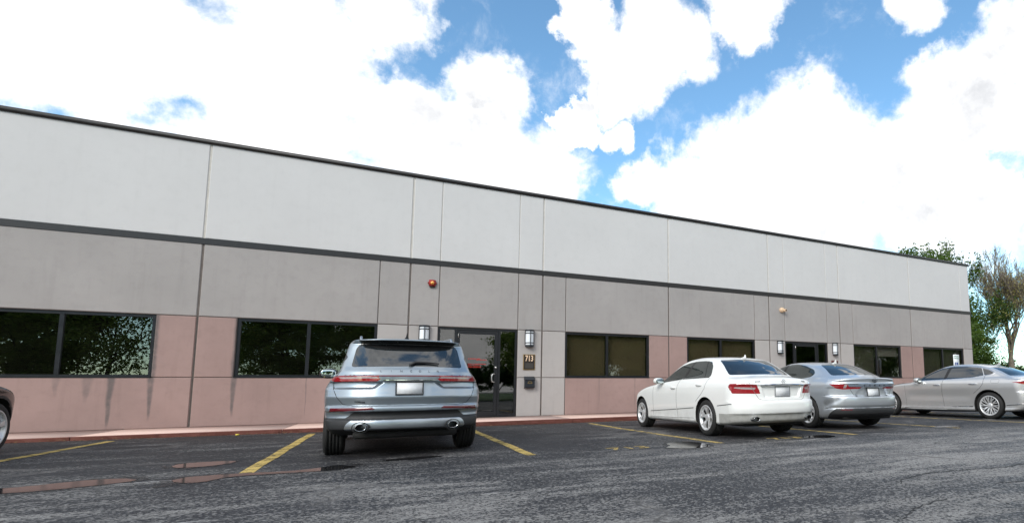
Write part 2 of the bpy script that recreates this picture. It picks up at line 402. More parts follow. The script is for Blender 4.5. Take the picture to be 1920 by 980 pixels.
    def line_arches(s):
        for lc, zc, r, sg in s.liners:
            an = np.linspace(-.62, math.pi+.62, 40); pts = [(lc+r*math.cos(a), max(zc+r*math.sin(a), float(s.B(lc+r*math.cos(a)))+.012)) for a in an]
            P = s.hit('side', pts, sg); mb = MB(); n = len(P); v = [tuple(p-np.array([sg*.003, 0, 0])) for p in P]+[(sg*.5, p[1], p[2]) for p in P]+[(sg*.5, lc, zc)]
            mb.add(v, [(i, i+1, n+i+1, n+i) for i in range(n-1)]+[(n+i, n+i+1, 2*n) for i in range(n-1)], True)
            mb.build('wheel_arch_lining', M['well'], s.root)
    def wheel(s, lc, r, sg, style, rim_r, width=.23, face=None, steer=0):
        face = face or s.k['face']; xc = sg*(face-width/2); o = sg
        hub = MB().lathe([(-.02*o, .0), (-.02*o, .165), (.01*o, .165), (.01*o, .07), (.035*o, .065), (.035*o, 0)], 28)
        wl = hub.build('wheel', M['alloy_dark'], s.root); wl.location = (xc, lc, r); wl.rotation_euler = (0, 0, steer)
        hw = width/2; gr = []
        tr = [(-hw*.97, rim_r-.004), (-hw, rim_r+.02), (-hw*1.04, (rim_r+r)/2), (-hw*.97, r-.03), (-hw*.80, r-.006)]
        for g in (-.48, -.16, .16, .48): tr += [(hw*(g-.07), r), (hw*(g-.05), r-.009), (hw*(g+.05), r-.009), (hw*(g+.07), r)]
        tr += [(hw*.80, r-.006), (hw*.97, r-.03), (hw*1.04, (rim_r+r)/2), (hw, rim_r+.02), (hw*.97, rim_r-.004), (hw*.5, rim_r-.015), (-hw*.5, rim_r-.015)]
        MB().lathe(tr, 64, closed=True).build('tyre', M['rubber'], wl)
        rm = MB(); xo = o*hw
        rm.lathe([(xo*.60, rim_r-.035), (xo*.86, rim_r-.024), (xo*1.0, rim_r-.010), (xo*1.0, rim_r+.006), (xo*.9, rim_r+.008)], 64)
        def spoke(a, w0, w1, tilt=0., r0=.055, r1=None):
            r1 = r1 or rim_r-.018; pts = []
            for rr, ww, dp in ((r0, w0, .66), (r0+(r1-r0)*.5, (w0+w1)/2, .86), (r1, w1, .93)):
                an = a+tilt*(rr-r0)/(r1-r0); ca, sa = math.cos(an), math.sin(an)
                for sd_, dq in ((-1, 0), (1, 0), (1, -.3), (-1, -.3)):
                    pts.append((xo*(dp+dq), rr*ca-sd_*ww*.5*sa, rr*sa+sd_*ww*.5*ca))
            f = []
            for q in (0, 4): f += [(q, q+1, q+5, q+4), (q+1, q+2, q+6, q+5), (q+2, q+3, q+7, q+6), (q+3, q, q+4, q+7)]
            rm.add(pts, f, False)
        if style == 'double5':
            for i in range(5):
                a = math.pi/2+i*2*math.pi/5
                spoke(a, .026, .034, .25); spoke(a, .026, .034, -.25)
        elif style == 'multi10':
            for i in range(10):
                a = i*2*math.pi/10; spoke(a, .020, .022, .30); spoke(a, .020, .024, -.02)
        else:
            for i in range(5): spoke(math.pi/2+i*2*math.pi/5, .05, .075)
        rm.lathe([(xo*.5, .075), (xo*.70, .068), (xo*.76, .045), (xo*.77, .0)], 24)
        rm.build('rim', M['alloy'], wl)
        MB().lathe([(-hw*.9, rim_r-.02), (0, rim_r-.05), (xo*.45, rim_r-.045)], 40).build('wheel_barrel', M['alloy_dark'], wl)
        return wl
    def blob(s, name, mat, c, r, parent=None, p=2.6, yaw=0, sub=3):
        bm = bmesh.new(); bmesh.ops.create_icosphere(bm, subdivisions=sub, radius=1)
        for v in bm.verts:
            q = v.co; n = (abs(q.x)**p+abs(q.y)**p+abs(q.z)**p)**(1/p); q /= n; v.co = (q.x*r[0], q.y*r[1], q.z*r[2])
        bmesh.ops.rotate(bm, verts=bm.verts[:], matrix=Matrix.Rotation(yaw, 3, 'Z')); bmesh.ops.translate(bm, verts=bm.verts[:], vec=c)
        return MB().bm(bm).build(name, mat, parent or s.root)
    def mirror(s, l, x, z, sg, paint_, r=(.115, .07, .075)):
        m = s.blob('door_mirror', paint_, (sg*x, l, z), r)
        s.blob('mirror_glass', M['mirror'], (sg*x, l-r[1]*.90, z), (r[0]*.84, .014, r[2]*.80), m, 3.0)
        MB().tube([(sg*(x-r[0]*.9), l+.01, z-r[2]*.5), (sg*(x-r[0]-.10), l+.03, z-r[2]-.03)], .022, 8).build('mirror_stalk', M['black_trim'], m)
    def handle(s, l0, l1, z, sg, mat, parent=None):
        P = s.hit('side', [(l0, z), ((l0+l1)/2, z), (l1, z)], sg); o = np.array([sg*.028, 0, 0])
        MB().tube([P[0]-o*.1, P[0]+o*.7+np.array([0, (l1-l0)*.1, 0]), P[1]+o, P[2]+o*.7-np.array([0, (l1-l0)*.1, 0]), P[2]-o*.1], [.008, .013, .014, .013, .008], 8).build('door_handle', mat, parent or s.root)
    def put_text(s, name, body, size, x, z, mat, tilt=0., spacing=1.0, lift=.003, parent=None, bold=.0):
        p = s.hit('rear', [(x, z)])[0]; n = s.nor(p[None])[0]; me = text_mesh(name, body, size, .003, bold, spacing); o = link(name, me, mat, parent or s.root)
        zz = Vector(n).normalized(); xx = Vector((1, 0, 0)); xx = (xx-zz*xx.dot(zz)).normalized(); yy = zz.cross(xx)
        o.matrix_local = Matrix((( xx.x, yy.x, zz.x, p[0]+zz.x*lift), (xx.y, yy.y, zz.y, p[1]+zz.y*lift), (xx.z, yy.z, zz.z, p[2]+zz.z*lift), (0, 0, 0, 1))); return o
    def plate(s, z, w=.305, h=.155, frame=None, x=0., back=.012):
        p = s.hit('rear', [(x, z+h*.45), (x, z-h*.45)]); tl = math.atan2(p[0][1]-p[1][1], h*.9)
        o = MB().box(-w/2, w/2, -.006, .006, -h/2, h/2, .004).build('license_plate', M['plate'], s.root)
        o.location = (x, min(p[0][1], p[1][1])/2+max(p[0][1], p[1][1])/2-back, z); o.rotation_euler = (-tl, 0, 0)
        if frame:
            mb = MB(); t = .010
            for a in ((-w/2-t, -w/2+t*.4, -h/2-t, h/2+t), (w/2-t*.4, w/2+t, -h/2-t, h/2+t), (-w/2, w/2, h/2-t*.4, h/2+t), (-w/2, w/2, -h/2-t, -h/2+t*.4)): mb.box(a[0], a[1], -.010, .004, a[2], a[3])
            mb.build('plate_frame', frame, o)
        return o
    def pipe(s, x, l, z, rx=.055, rz=.04, mat='chrome'):
        prof = [(-.09, .86), (-.09, 1.0), (.05, 1.0)]; mb = MB().lathe([(-.082, .89), (-.09, .94), (-.085, 1.0), (.12, 1.0)], 28, 'Y')
        o = mb.build('exhaust_tip', M[mat], s.root); o.scale = (rx, 1, rz); o.location = (x, l, z)
        d = MB().lathe([(.03, .0), (.03, .86), (-.084, .90)], 28, 'Y').build('exhaust_bore', M['well'], o)
M['mirror'] = pmat('mirror glass', (.55, .62, .62), .03, metal=1.)
def loop(*a): return list(a)
def ss(t): t = np.clip(t, 0, 1); return t*t*(3-2*t)
def gz(x): return .033-.0045*max(-10, min(14, x))      # the lot falls slightly along the building
def sym(poly): return list(poly)+[(-a, b) for a, b in reversed(poly)]
# ---- sport utility body (used for the silver car and, in dark paint, for its far neighbour)
def suv(name, label, loc, psi, paint_, res, full=True):
    def rmod(x, z):
        ax = np.abs(x); xe = .25+np.clip(.96-z, 0, .2)*1.3
        return .038*ss((ax-xe)/.07)*ss((z-.855)/.03)*ss((.955-z)/.012)
    k = dict(res=res, bounds=(1.0, -1.15, 3.75, .12, 1.7), paint=paint_, face=.925, crown=.055, bowg=.30, lc=.9, kr=.07, krear=.045,
        S=[(.15,.66),(.2,.72),(.26,.81),(.33,.868),(.45,.91),(.6,.925),(.75,.935),(.85,.932),(.93,.905),(1.02,.845),(1.10,.785),(1.2,.755),(1.43,.695),(1.5,.672),(1.56,.63),(1.62,.55),(1.7,.45)],
        plan=[(-1.1,.89),(-.6,.93),(0,.94),(1,.935),(2,.935),(2.8,.935),(3.3,.90),(3.7,.84)],
        top=[(-1.2,1.505),(-.75,1.515),(-.4,1.54),(0,1.57),(.5,1.59),(1.0,1.575),(1.4,1.52),(1.8,1.36),(2.2,1.13),(2.4,1.06),(2.8,1.02),(3.2,.95),(3.5,.85),(3.8,.7)],
        rear=[(.1,-.4),(.25,-.60),(.30,-.74),(.335,-.86),(.352,-.91),(.368,-.945),(.42,-.955),(.475,-.945),(.492,-.915),(.53,-.905),(.572,-.925),(.59,-.965),(.62,-.968),(.642,-.958),(.656,-.925),(.70,-.937),(.76,-.955),(.80,-.943),(.945,-.905),(.96,-.93),(1.02,-.93),(1.03,-.92),(1.09,-.885),(1.125,-.85),(1.15,-.825),(1.42,-.655),(1.452,-.64),(1.472,-.70),(1.488,-.765),(1.505,-.775),(1.53,-.74),(1.75,-.6)],
        front=[(.1,3.2),(.3,3.5),(.5,3.58),(.7,3.58),(.85,3.54),(.95,3.42),(1.1,3.15),(1.7,2.95)], bowr=(.30,.82,3.0), bowf=(.38,.9,2.5),
        bottom=[(-1.2,.38),(-.9,.33),(-.6,.29),(0,.24),(1.3,.20),(2.7,.22),(3.7,.30)], rear_mod=rmod)
    c = Car(name, label, loc, psi, k)
    WB, TR = 2.71, .355
    for l in (0, WB):
        for sg in (-1, 1): c.arch(l, TR+.01, .405, sg)
    for sg in (-1, 1):
        c.region('side_window', M['glass'], c.side(fill_round([(2.02,1.09),(1.55,1.40),(1.0,1.49),(.3,1.49),(-.3,1.43),(-.58,1.26),(-.45,1.14),(1.0,1.075)], .06), sg))
    c.region('rear_window_dark_band', M['black_trim'], c.back(fill_round(sym([(0,1.372),(.34,1.380),(.50,1.425),(.60,1.488),(0,1.490)]), .03), -.3))  # black band over the upper rear glass, its lower edge curved
    c.region('rear_window', M['glass'], c.back(fill_round(sym([(0,1.150),(.655,1.140),(.605,1.40),(.54,1.463),(0,1.463)]), .04), -.3))
    c.region('windscreen', M['glass'], lambda P: np.where((P[:, 1] > 1.2), poly_sd(P[:, 0], P[:, 2], fill_round(sym([(0,1.10),(.70,1.09),(.56,1.47),(0,1.50)]), .06)), 1.))
    if full:
        for sg in (-1, 1):
            c.region('lamp_strip', M['clear_lamp'], c.back([(.345,.993),(.372,1.014),(.79,1.011),(.74,.991)], 0, sg))
            c.region('tail_light', M['red_lamp'], c.back([(.325,.985),(.362,1.024),(.83,1.020),(.88,.985),(.81,.948),(.385,.946)], 0.1, sg))
            c.region('bumper_reflector', M['dark_red_lamp'], c.back([(.868,.578),(.855,.63),(.41,.634),(.37,.606),(.65,.594),(.73,.586)], 0.1, sg))
        c.region('light_bar', M['satin'], c.back(sym([(0,.955),(.325,.955),(.325,.990),(0,.990)]), -.5))
        c.region('lamp_line', M['dark_red_lamp'], c.back(sym([(0,1.016),(.83,1.016),(.83,1.034),(0,1.034)]), -.35))
        c.region('diffuser', M['satin'], c.back(fill_round(sym([(0,.352),(.70,.345),(.69,.42),(.63,.480),(0,.482)]), .05), -.5))
    ring = lambda P: np.minimum(np.hypot(P[:, 1], P[:, 2]-TR)-.455, np.hypot(P[:, 1]-WB, P[:, 2]-TR)-.455)
    c.region('cladding_with_shade', M['black_plastic'], lambda P: np.minimum(np.minimum(np.where(np.abs(P[:, 0]) > .5, ring(P), 1.), P[:, 2]-.36), np.where(P[:, 1] < -.42, np.maximum(P[:, 2]-(.505+.075*ss((.70-np.abs(P[:, 0]))/.12)), -1), 1.)))  # black cladding; at rear centre it also paints the shade of the bumper recess
    for sg in (-1, 1):
        c.region('front_door', paint_, c.side([(1.02,.36),(1.02,1.07),(2.05,1.07),(2.28,.95),(2.26,.36)], sg))
        c.region('rear_door', paint_, c.side([(1.0,.36),(1.0,1.07),(-.2,1.1),(.12,.9),(.38,.72),(.46,.36)], sg))
    gate = [(.0,.648),(.60,.650),(.72,.675),(.79,.76),(.83,.86),(.835,.97),(.76,1.10),(.66,1.14),(0,1.15)]
    if full: c.region('tailgate', paint_, c.back(sym(gate), -.2))
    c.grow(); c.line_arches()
    for l in (0, WB):
        for sg in (-1, 1): c.wheel(l, TR, sg, 'five', .245, .235)
    for sg in (-1, 1):
        c.mirror(1.80, .985, 1.13, sg, M['black_trim'], (.125, .075, .08)); c.handle(1.12, 1.32, .92, sg, M['chrome'])
        P = [np.array([sg*.56, l, 0.]) for l in (1.25, 1.15, .4, -.25, -.38)]; zz = [1.48, 1.565, 1.60, 1.562, 1.48]
        MB().tube([(q[0], q[1], z) for q, z in zip(P, zz)], .016, 8).build('roof_rail', M['satin'], c.root)
        c.ribbon('door_seam', M['seam'], 'side', [(1.01,1.05),(1.01,.40)], sg)
    if full:
        g2 = [(-a, b) for a, b in gate[1:7]]
        c.ribbon('tailgate_seam', M['seam'], 'rear', g2[::-1]+gate[1:7], w=.010, up=.0015)
        c.ribbon('chrome_edge', M['chrome'], 'rear', [(-.30,.972),(.30,.972)], w=.012, up=.006)
        pl = c.plate(.865, frame=M['black_trim'])
        for x, ch in zip((-.33, -.215, -.10, .01, .115, .22, .33), 'LINCOLN'): c.put_text('letter', ch, .040, x, 1.085, M['silver_letters'])
        c.put_text('model_badge', 'CORSAIR', .030, -.54, .70, M['dark_letters'])
        for sg in (-1, 1): c.pipe(sg*.525, -.875, .392, .062, .044)
        for sg in (-1, 1):
            b = MB().lathe([(-.02, 1.0), (-.025, 1.12), (-.005, 1.16), (.02, 1.1)], 28, 'Y').build('exhaust_surround', M['black_plastic'], c.root); b.scale = (.082, 1, .062); b.location = (sg*.525, -.925, .39)
        # wiper
        P = c.hit('rear', [(0, 1.165), (.06, 1.20), (.20, 1.20), (.35, 1.185)])+np.array([0, -.022, .004])
        MB().tube(P, [.020, .017, .012, .008], 8).build('wiper', M['black_plastic'], c.root)
        MB().tube([(0, -.05, 1.565), (0, -.075, 1.60), (0, -.09, 1.64), (0, -.093, 1.66)], [.036, .014, .006, .004], 8).build('antenna', M['black_trim'], c.root)
        mb = MB().box(-.60, .60, -.80, .2, .24, .34, .02); mb.tube([(-.5, -.55, .30), (.5, -.55, .30)], .07, 10); mb.tube([(-.78, 0, .33), (.78, 0, .33)], .05, 8)
        mb.build('underbody', M['well'], c.root)
    return c
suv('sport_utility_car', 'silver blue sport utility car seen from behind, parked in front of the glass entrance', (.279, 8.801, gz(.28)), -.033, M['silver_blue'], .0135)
dk = suv('dark_car', 'dark brown car beside the stained pink panels, only its front wheel and fender showing', (-5.55, 8.60, gz(-5.5)), 0.0, M['dark_paint'], .03, False)

# ---- white four-door sedan
def white_sedan():
    def rmod(x, z): return .035*ss((.44-(.88-z)*.35-np.abs(x))/.03)*ss((z-.68)/.02)*ss((.885-z)/.012)
    gh = lambda l, z: .055*ss((z-1.0)/.25)*ss((.5-l)/1.1)+.03*ss((z-1.0)/.3)*ss((l-1.2)/.9)
    k = dict(res=.0155, bounds=(.99, -1.25, 3.85, .1, 1.55), paint=M['white_paint'], face=.905, crown=.06, bowg=.34, lc=.7, kr=.06, krear=.055, gh=gh,
        S=[(.1,.70),(.18,.80),(.22,.875),(.27,.905),(.34,.908),(.55,.922),(.75,.927),(.86,.918),(.93,.898),(1.0,.855),(1.05,.805),(1.10,.775),(1.2,.735),(1.32,.675),(1.40,.615),(1.47,.5),(1.55,.4)],
        plan=[(-1.2,.865),(-.7,.905),(0,.925),(1.2,.927),(2.4,.927),(3.0,.915),(3.4,.875),(3.8,.80)],
        top=[(-1.3,.985),(-1.1,1.015),(-.9,1.045),(-.68,1.070),(-.45,1.18),(-.2,1.305),(.0,1.385),(.2,1.432),(.45,1.458),(.75,1.468),(1.05,1.455),(1.35,1.405),(1.7,1.275),(2.05,1.115),(2.25,1.035),(2.45,1.0),(2.9,.945),(3.3,.86),(3.55,.77),(3.85,.6)],
        rear=[(.05,-.8),(.20,-.92),(.255,-1.04),(.30,-1.085),(.40,-1.115),(.425,-1.145),(.50,-1.16),(.58,-1.155),(.625,-1.14),(.645,-1.108),(.70,-1.10),(.88,-1.105),(.905,-1.125),(.93,-1.118),(.99,-1.105),(1.03,-1.075),(1.06,-1.0),(1.6,-.8)],
        front=[(.05,3.4),(.2,3.6),(.35,3.72),(.6,3.74),(.75,3.69),(.9,3.5),(1.6,3.2)], bowr=(.30,.86,3.2), bowf=(.45,.88,2.6),
        bottom=[(-1.3,.30),(-.9,.25),(-.45,.215),(.3,.20),(1.3,.19),(2.6,.19),(3.8,.20)], rear_mod=rmod)
    c = Car('white_sedan', 'white four door sedan with red wraparound tail lights parked beside a silver sedan', (6.028, 8.505, gz(6.03)), .014, k)
    WB, TR = 2.874, .325
    for l in (0, WB):
        for sg in (-1, 1): c.arch(l, TR+.01, .365, sg)
    for sg in (-1, 1):
        c.region('front_side_window', M['side_glass'], c.side(fill_round([(1.98,.985),(1.66,1.17),(1.30,1.31),(1.0,1.365),(.83,1.375),(1.05,1.045)], .03), sg))
        c.region('pillar_trim', M['black_trim'], c.side([(.83,1.376),(.74,1.380),(.97,1.044),(1.05,1.044)], sg))
        c.region('rear_side_window', M['side_glass'], c.side(fill_round([(.74,1.380),(.40,1.375),(.16,1.345),(.06,1.26),(.0,1.085),(.02,1.055),(.97,1.045)], .03), sg))
        c.region('lamp_reverse', M['clear_lamp'], c.wrap(fill_round([(.57,.822),(.55,.855),(.80,.862),(1.05,.866),(1.06,.848),(.80,.828)], .01), sg, -1.06))
        c.region('tail_light', M['red_lamp'], c.wrap(fill_round([(.445,.752),(.52,.908),(.98,.928),(1.16,.925),(1.22,.875),(1.10,.758)], .02), sg, -1.06))
    c.region('rear_window', M['glass'], c.back(fill_round(sym([(0,1.092),(.665,1.082),(.635,1.16),(.53,1.375),(0,1.395)]), .04), .25))
    c.region('windscreen', M['glass'], lambda P: np.where((P[:, 1] > 1.0), poly_sd(P[:, 0], P[:, 2], fill_round(sym([(0,1.06),(.70,1.04),(.52,1.36),(0,1.40)]), .06)), 1.))
    for sg in (-1, 1):
        c.region('front_door', M['white_paint'], c.side([(1.09,.30),(1.12,.56),(1.09,1.04),(2.05,1.0),(2.24,.93),(2.22,.30)], sg))
        c.region('rear_door', M['white_paint'], c.side([(1.09,.30),(1.12,.56),(1.09,1.04),(-.02,1.05),(.02,.85),(.14,.74),(.36,.60),(.46,.30)], sg))
    lid = [(.0,.645),(.42,.645),(.48,.67),(.56,.80),(.64,.95),(.655,.99),(.64,1.06),(0,1.08)]
    c.region('trunk_lid', M['white_paint'], c.back(sym(lid), -.5))
    c.region('lower_bumper', pmat('bumper shaded grey', (.40, .40, .38), .5, var=.25, scale=14), lambda P: np.where(P[:, 1] < -.45, P[:, 2]-.415, 1.))  # grey puts the shade of the downward-facing bumper into its colour
    c.grow(); c.line_arches()
    for l in (0, WB):
        for sg in (-1, 1): c.wheel(l, TR, sg, 'double5', .222, .24)
    c.mirror(1.83, .975, 1.02, -1, M['white_paint'], (.11, .085, .065)); c.mirror(1.83, .975, 1.02, 1, M['white_paint'], (.11, .085, .065))
    for sg in (-1, 1):
        c.handle(1.16, 1.36, .872, sg, M['white_paint']); c.handle(.12, .33, .915, sg, M['white_paint'])
        c.ribbon('door_seam', M['seam_soft'], 'side', [(1.09,1.035),(1.115,.8),(1.12,.56),(1.08,.30)], sg, w=.009)
        c.ribbon('door_seam', M['seam_soft'], 'side', [(2.22,.93),(2.22,.30)], sg, w=.008); c.ribbon('door_seam', M['seam_soft'], 'side', [(-.02,1.045),(.02,.85),(.14,.74),(.33,.62)], sg, w=.009)
        c.ribbon('rub_strip', M['grey_plastic'], 'side', [(2.36,.385),(1.13,.455)], sg, w=.013, up=.006); c.ribbon('rub_strip', M['grey_plastic'], 'side', [(1.10,.457),(.42,.498)], sg, w=.013, up=.006)
        c.ribbon('rub_strip', M['grey_plastic'], 'side', [(-.42,.55),(-.82,.585)], sg, w=.013, up=.006)
        c.ribbon('window_trim', M['black_trim'], 'side', [(1.97,.978),(1.06,1.037),(.02,1.049)], sg, w=.012, up=.004)
        c.ribbon('sill_line', M['seam_soft'], 'side', [(2.40,.268),(1.2,.288),(.44,.305)], sg, w=.010, up=.001)
        c.ribbon('quarter_bar', M['black_trim'], 'side', [(.30,1.37),(.20,1.06)], sg, w=.016, up=.003)
    c.ribbon('trunk_seam', M['seam_soft'], 'rear', [(-a, b) for a, b in lid[5:0:-1]]+lid[1:6], w=.009, up=.001)
    c.ribbon('chrome_strip', M['chrome'], 'rear', [(-.46,.898),(0,.905),(.46,.898)], w=.026, up=.010)
    c.plate(.785, frame=M['chrome'])
    c.put_text('model_badge', 'E350', .042, -.50, .955, M['silver_letters'], spacing=1.2); c.put_text('trim_badge', '4MATIC', .030, .47, .955, M['silver_letters'])
    p = c.hit('rear', [(0, .952)])[0]; mb = MB().lathe([(-.006, .036), (.0, .042), (.006, .036), (.0, .036)], 28, 'Y', closed=True)
    for a in (90, 210, 330): mb.tube([(0, -.002, 0), (math.cos(math.radians(a))*.037, -.002, math.sin(math.radians(a))*.037)], [.006, .003], 6)
    mb.build('star_emblem', M['chrome'], c.root).location = (p[0], p[1]-.008, p[2])
    for sg in (-1, 1): c.pipe(sg*.56, -1.02, .335, .062, .040)
    mb = MB().box(-.62, .62, -.85, .3, .20, .30, .02); mb.tube([(-.45, -.75, .27), (.45, -.75, .27)], .07, 10); mb.tube([(-.75, 0, .30), (.75, 0, .30)], .05, 8); mb.build('underbody', M['well'], c.root)
    fin = MB().prism([(-.02, 1.45), (.16, 1.45), (.03, 1.475), (-.0, 1.515)], -.010, .010, 'X').build('roof_fin', M['white_paint'], c.root); fin.location = (0, .02, -.03)
white_sedan()

# ---- silver sedan with a fastback roof
def silver_sedan():
    gh = lambda l, z: .10*ss((z-1.0)/.28)*ss((.6-l)/1.3)+.03*ss((z-1.0)/.3)*ss((l-1.2)/.9)
    def rmod(x, z): return .05*ss((.50-(z-.64)*.75-np.abs(x))/.03)*ss((z-.655)/.02)*ss((.858-z)/.012)
    def smod(x, l, z):   # pinched flank behind the rear wheel
        return .022*np.exp(-((z-(.56-(l+.75)*.45))/.07)**2)*ss((-.50-l)/.08)*ss((l+.95)/.15)*ss((np.abs(x)-.6)/.1)
    k = dict(res=.0165, bounds=(.99, -1.25, 3.95, .1, 1.55), paint=M['silver'], face=.90, crown=.06, bowg=.40, lc=.8, kr=.06, krear=.05, gh=gh,
        S=[(.1,.70),(.18,.80),(.24,.865),(.32,.89),(.5,.90),(.68,.915),(.80,.925),(.90,.915),(.97,.885),(1.03,.83),(1.08,.775),(1.2,.72),(1.33,.655),(1.40,.59),(1.46,.5),(1.55,.4)],
        plan=[(-1.2,.855),(-.7,.905),(0,.92),(1.2,.92),(2.4,.92),(3.0,.91),(3.5,.87),(3.9,.80)],
        top=[(-1.3,1.035),(-1.08,1.05),(-1.0,1.045),(-.9,1.05),(-.75,1.085),(-.5,1.175),(-.2,1.285),(.1,1.372),(.4,1.42),(.75,1.445),(1.05,1.44),(1.4,1.38),(1.8,1.23),(2.15,1.08),(2.35,1.02),(2.6,.99),(3.0,.94),(3.4,.85),(3.65,.75),(3.95,.6)],
        rear=[(.05,-.75),(.22,-.90),(.28,-1.0),(.33,-1.07),(.40,-1.085),(.425,-1.08),(.438,-1.05),(.455,-1.06),(.50,-1.09),(.60,-1.105),(.655,-1.10),(.685,-1.06),(.70,-1.03),(.84,-1.045),(.86,-1.06),(.93,-1.075),(.95,-1.06),(.965,-1.045),(1.02,-1.09),(1.045,-1.10),(1.06,-1.06),(1.6,-.8)],
        front=[(.05,3.45),(.2,3.65),(.35,3.78),(.6,3.80),(.75,3.74),(.9,3.5),(1.6,3.2)], bowr=(.34,.86,3.0), bowf=(.5,.88,2.6),
        bottom=[(-1.3,.29),(-.9,.245),(-.45,.22),(.3,.20),(1.3,.18),(2.6,.18),(3.9,.20)], rear_mod=rmod, side_mod=smod)
    c = Car('silver_sedan', 'silver sedan with a low fastback roof parked right beside the white sedan', (8.882, 8.959, gz(8.9)), .079, k)
    WB, TR = 2.825, .335
    for l in (0, WB):
        for sg in (-1, 1): c.arch(l, TR+.01, .375, sg)
    for sg in (-1, 1):
        c.region('front_side_window', M['side_glass'], c.side(fill_round([(2.0,1.03),(1.66,1.21),(1.35,1.33),(1.10,1.385),(1.16,1.055)], .03), sg))
        c.region('pillar_trim', M['black_trim'], c.side([(1.10,1.387),(1.0,1.395),(1.06,1.055),(1.16,1.053)], sg))
        c.region('rear_side_window', M['side_glass'], c.side(fill_round([(1.0,1.396),(.70,1.395),(.35,1.345),(.04,1.25),(-.06,1.16),(.03,1.09),(.25,1.06),(1.06,1.055)], .05), sg))
        c.region('lamp_reverse', M['clear_lamp'], c.wrap([(.70,.84),(.66,.915),(.73,.915),(.78,.84)], sg, -1.0))
        c.region('tail_light', M['red_lamp'], c.wrap(fill_round([(.32,.825),(.30,.86),(.60,.865),(.66,.92),(.95,.925),(1.16,.925),(.98,.835),(.80,.815)], .01), sg, -1.0))
        c.region('lamp_line', M['black_trim'], c.back([(.40,.915),(.40,.928),(.74,.930),(.74,.917)], -.3, sg))
        c.region('bumper_reflector', M['dark_red_lamp'], c.back([(.74,.398),(.72,.420),(.52,.420),(.56,.396)], -.3, sg))
    c.region('rear_window', M['glass'], c.back(fill_round(sym([(0,1.118),(.60,1.108),(.585,1.15),(.42,1.355),(0,1.385)]), .05), .5))
    c.region('windscreen', M['glass'], lambda P: np.where((P[:, 1] > 1.1), poly_sd(P[:, 0], P[:, 2], fill_round(sym([(0,1.05),(.68,1.03),(.50,1.34),(0,1.38)]), .06)), 1.))
    c.region('lower_valance', M['black_plastic'], lambda P: np.where(P[:, 1] < -.45, np.maximum(P[:, 2]-.432, (P[:, 2]-.22-(-.56-P[:, 1])*.85)*.75), 1.))
    c.region('garnish', pmat('blue silver garnish', (.42, .50, .60), .25, metal=.8), c.back(sym([(0,.862),(.31,.862),(.60,.868),(.66,.915),(.40,.935),(0,.94)]), -.6))
    for sg in (-1, 1):
        c.region('front_door', M['silver'], c.side([(1.12,.30),(1.15,1.05),(2.0,1.02),(2.22,.95),(2.22,.30)], sg))
        c.region('rear_door', M['silver'], c.side([(1.12,.30),(1.15,1.05),(.03,1.07),(.05,.85),(.16,.74),(.38,.60),(.48,.30)], sg))
    lid = [(.0,.675),(.46,.675),(.55,.82),(.63,.93),(.66,1.02),(.60,1.09),(0,1.11)]
    c.region('trunk_lid', M['silver'], c.back(sym(lid), -.5))
    c.grow(); c.line_arches()
    for l in (0, WB):
        for sg in (-1, 1): c.wheel(l, TR, sg, 'double5', .225, .235)
    for sg in (-1, 1):
        c.mirror(1.85, .97, 1.04, sg, M['silver'], (.11, .08, .065)); c.handle(1.2, 1.4, .90, sg, M['silver']); c.handle(.14, .34, .93, sg, M['silver'])
        c.ribbon('door_seam', M['seam_soft'], 'side', [(1.15,1.045),(1.12,.30)], sg, w=.008); c.ribbon('door_seam', M['seam_soft'], 'side', [(.03,1.065),(.05,.85),(.16,.74),(.36,.62)], sg, w=.008)
    c.ribbon('trunk_seam', M['seam'], 'rear', [(-.55,.82),(-.455,.672),(.455,.672),(.55,.82)], w=.009, up=.001)
    c.ribbon('valance_line', M['grey_plastic'], 'rear', [(-.5,.432),(.74,.432)], w=.016, up=.005)
    c.plate(.755, frame=M['black_trim'])
    for x, ch in zip((-.26, -.13, 0, .13, .26), 'CAMRY'): c.put_text('letter', ch, .042, x, .892, M['dark_letters'], bold=.002)
    p = c.hit('rear', [(0, 1.0)])[0]; mb = MB()
    for a, b, zz in ((.062, .044, 0), (.022, .040, 0), (.046, .016, .016)):
        mb.tube([(a*math.cos(t*math.pi/14), -.006, b*math.sin(t*math.pi/14)+zz) for t in range(29)], .0065, 6, cap=False)
    mb.build('oval_emblem', M['dark_letters'], c.root).location = tuple(p)
    c.put_text('trim_badge', 'HEV', .028, .40, .685, M['dark_letters'], lift=.004); c.put_text('trim_badge', 'LE', .028, -.40, .685, M['dark_letters'], lift=.004)
    mb = MB().box(-.62, .62, -.85, .3, .20, .30, .02); mb.tube([(-.45, -.70, .27), (.45, -.70, .27)], .07, 10); mb.tube([(-.75, 0, .30), (.75, 0, .30)], .05, 8); mb.build('underbody', M['well'], c.root)
    fin = MB().prism([(-.03, 1.44), (.17, 1.44), (.03, 1.475), (-.02, 1.53)], -.012, .012, 'X').build('roof_fin', M['white_paint'], c.root); fin.location = (0, .12, -.055)
silver_sedan()

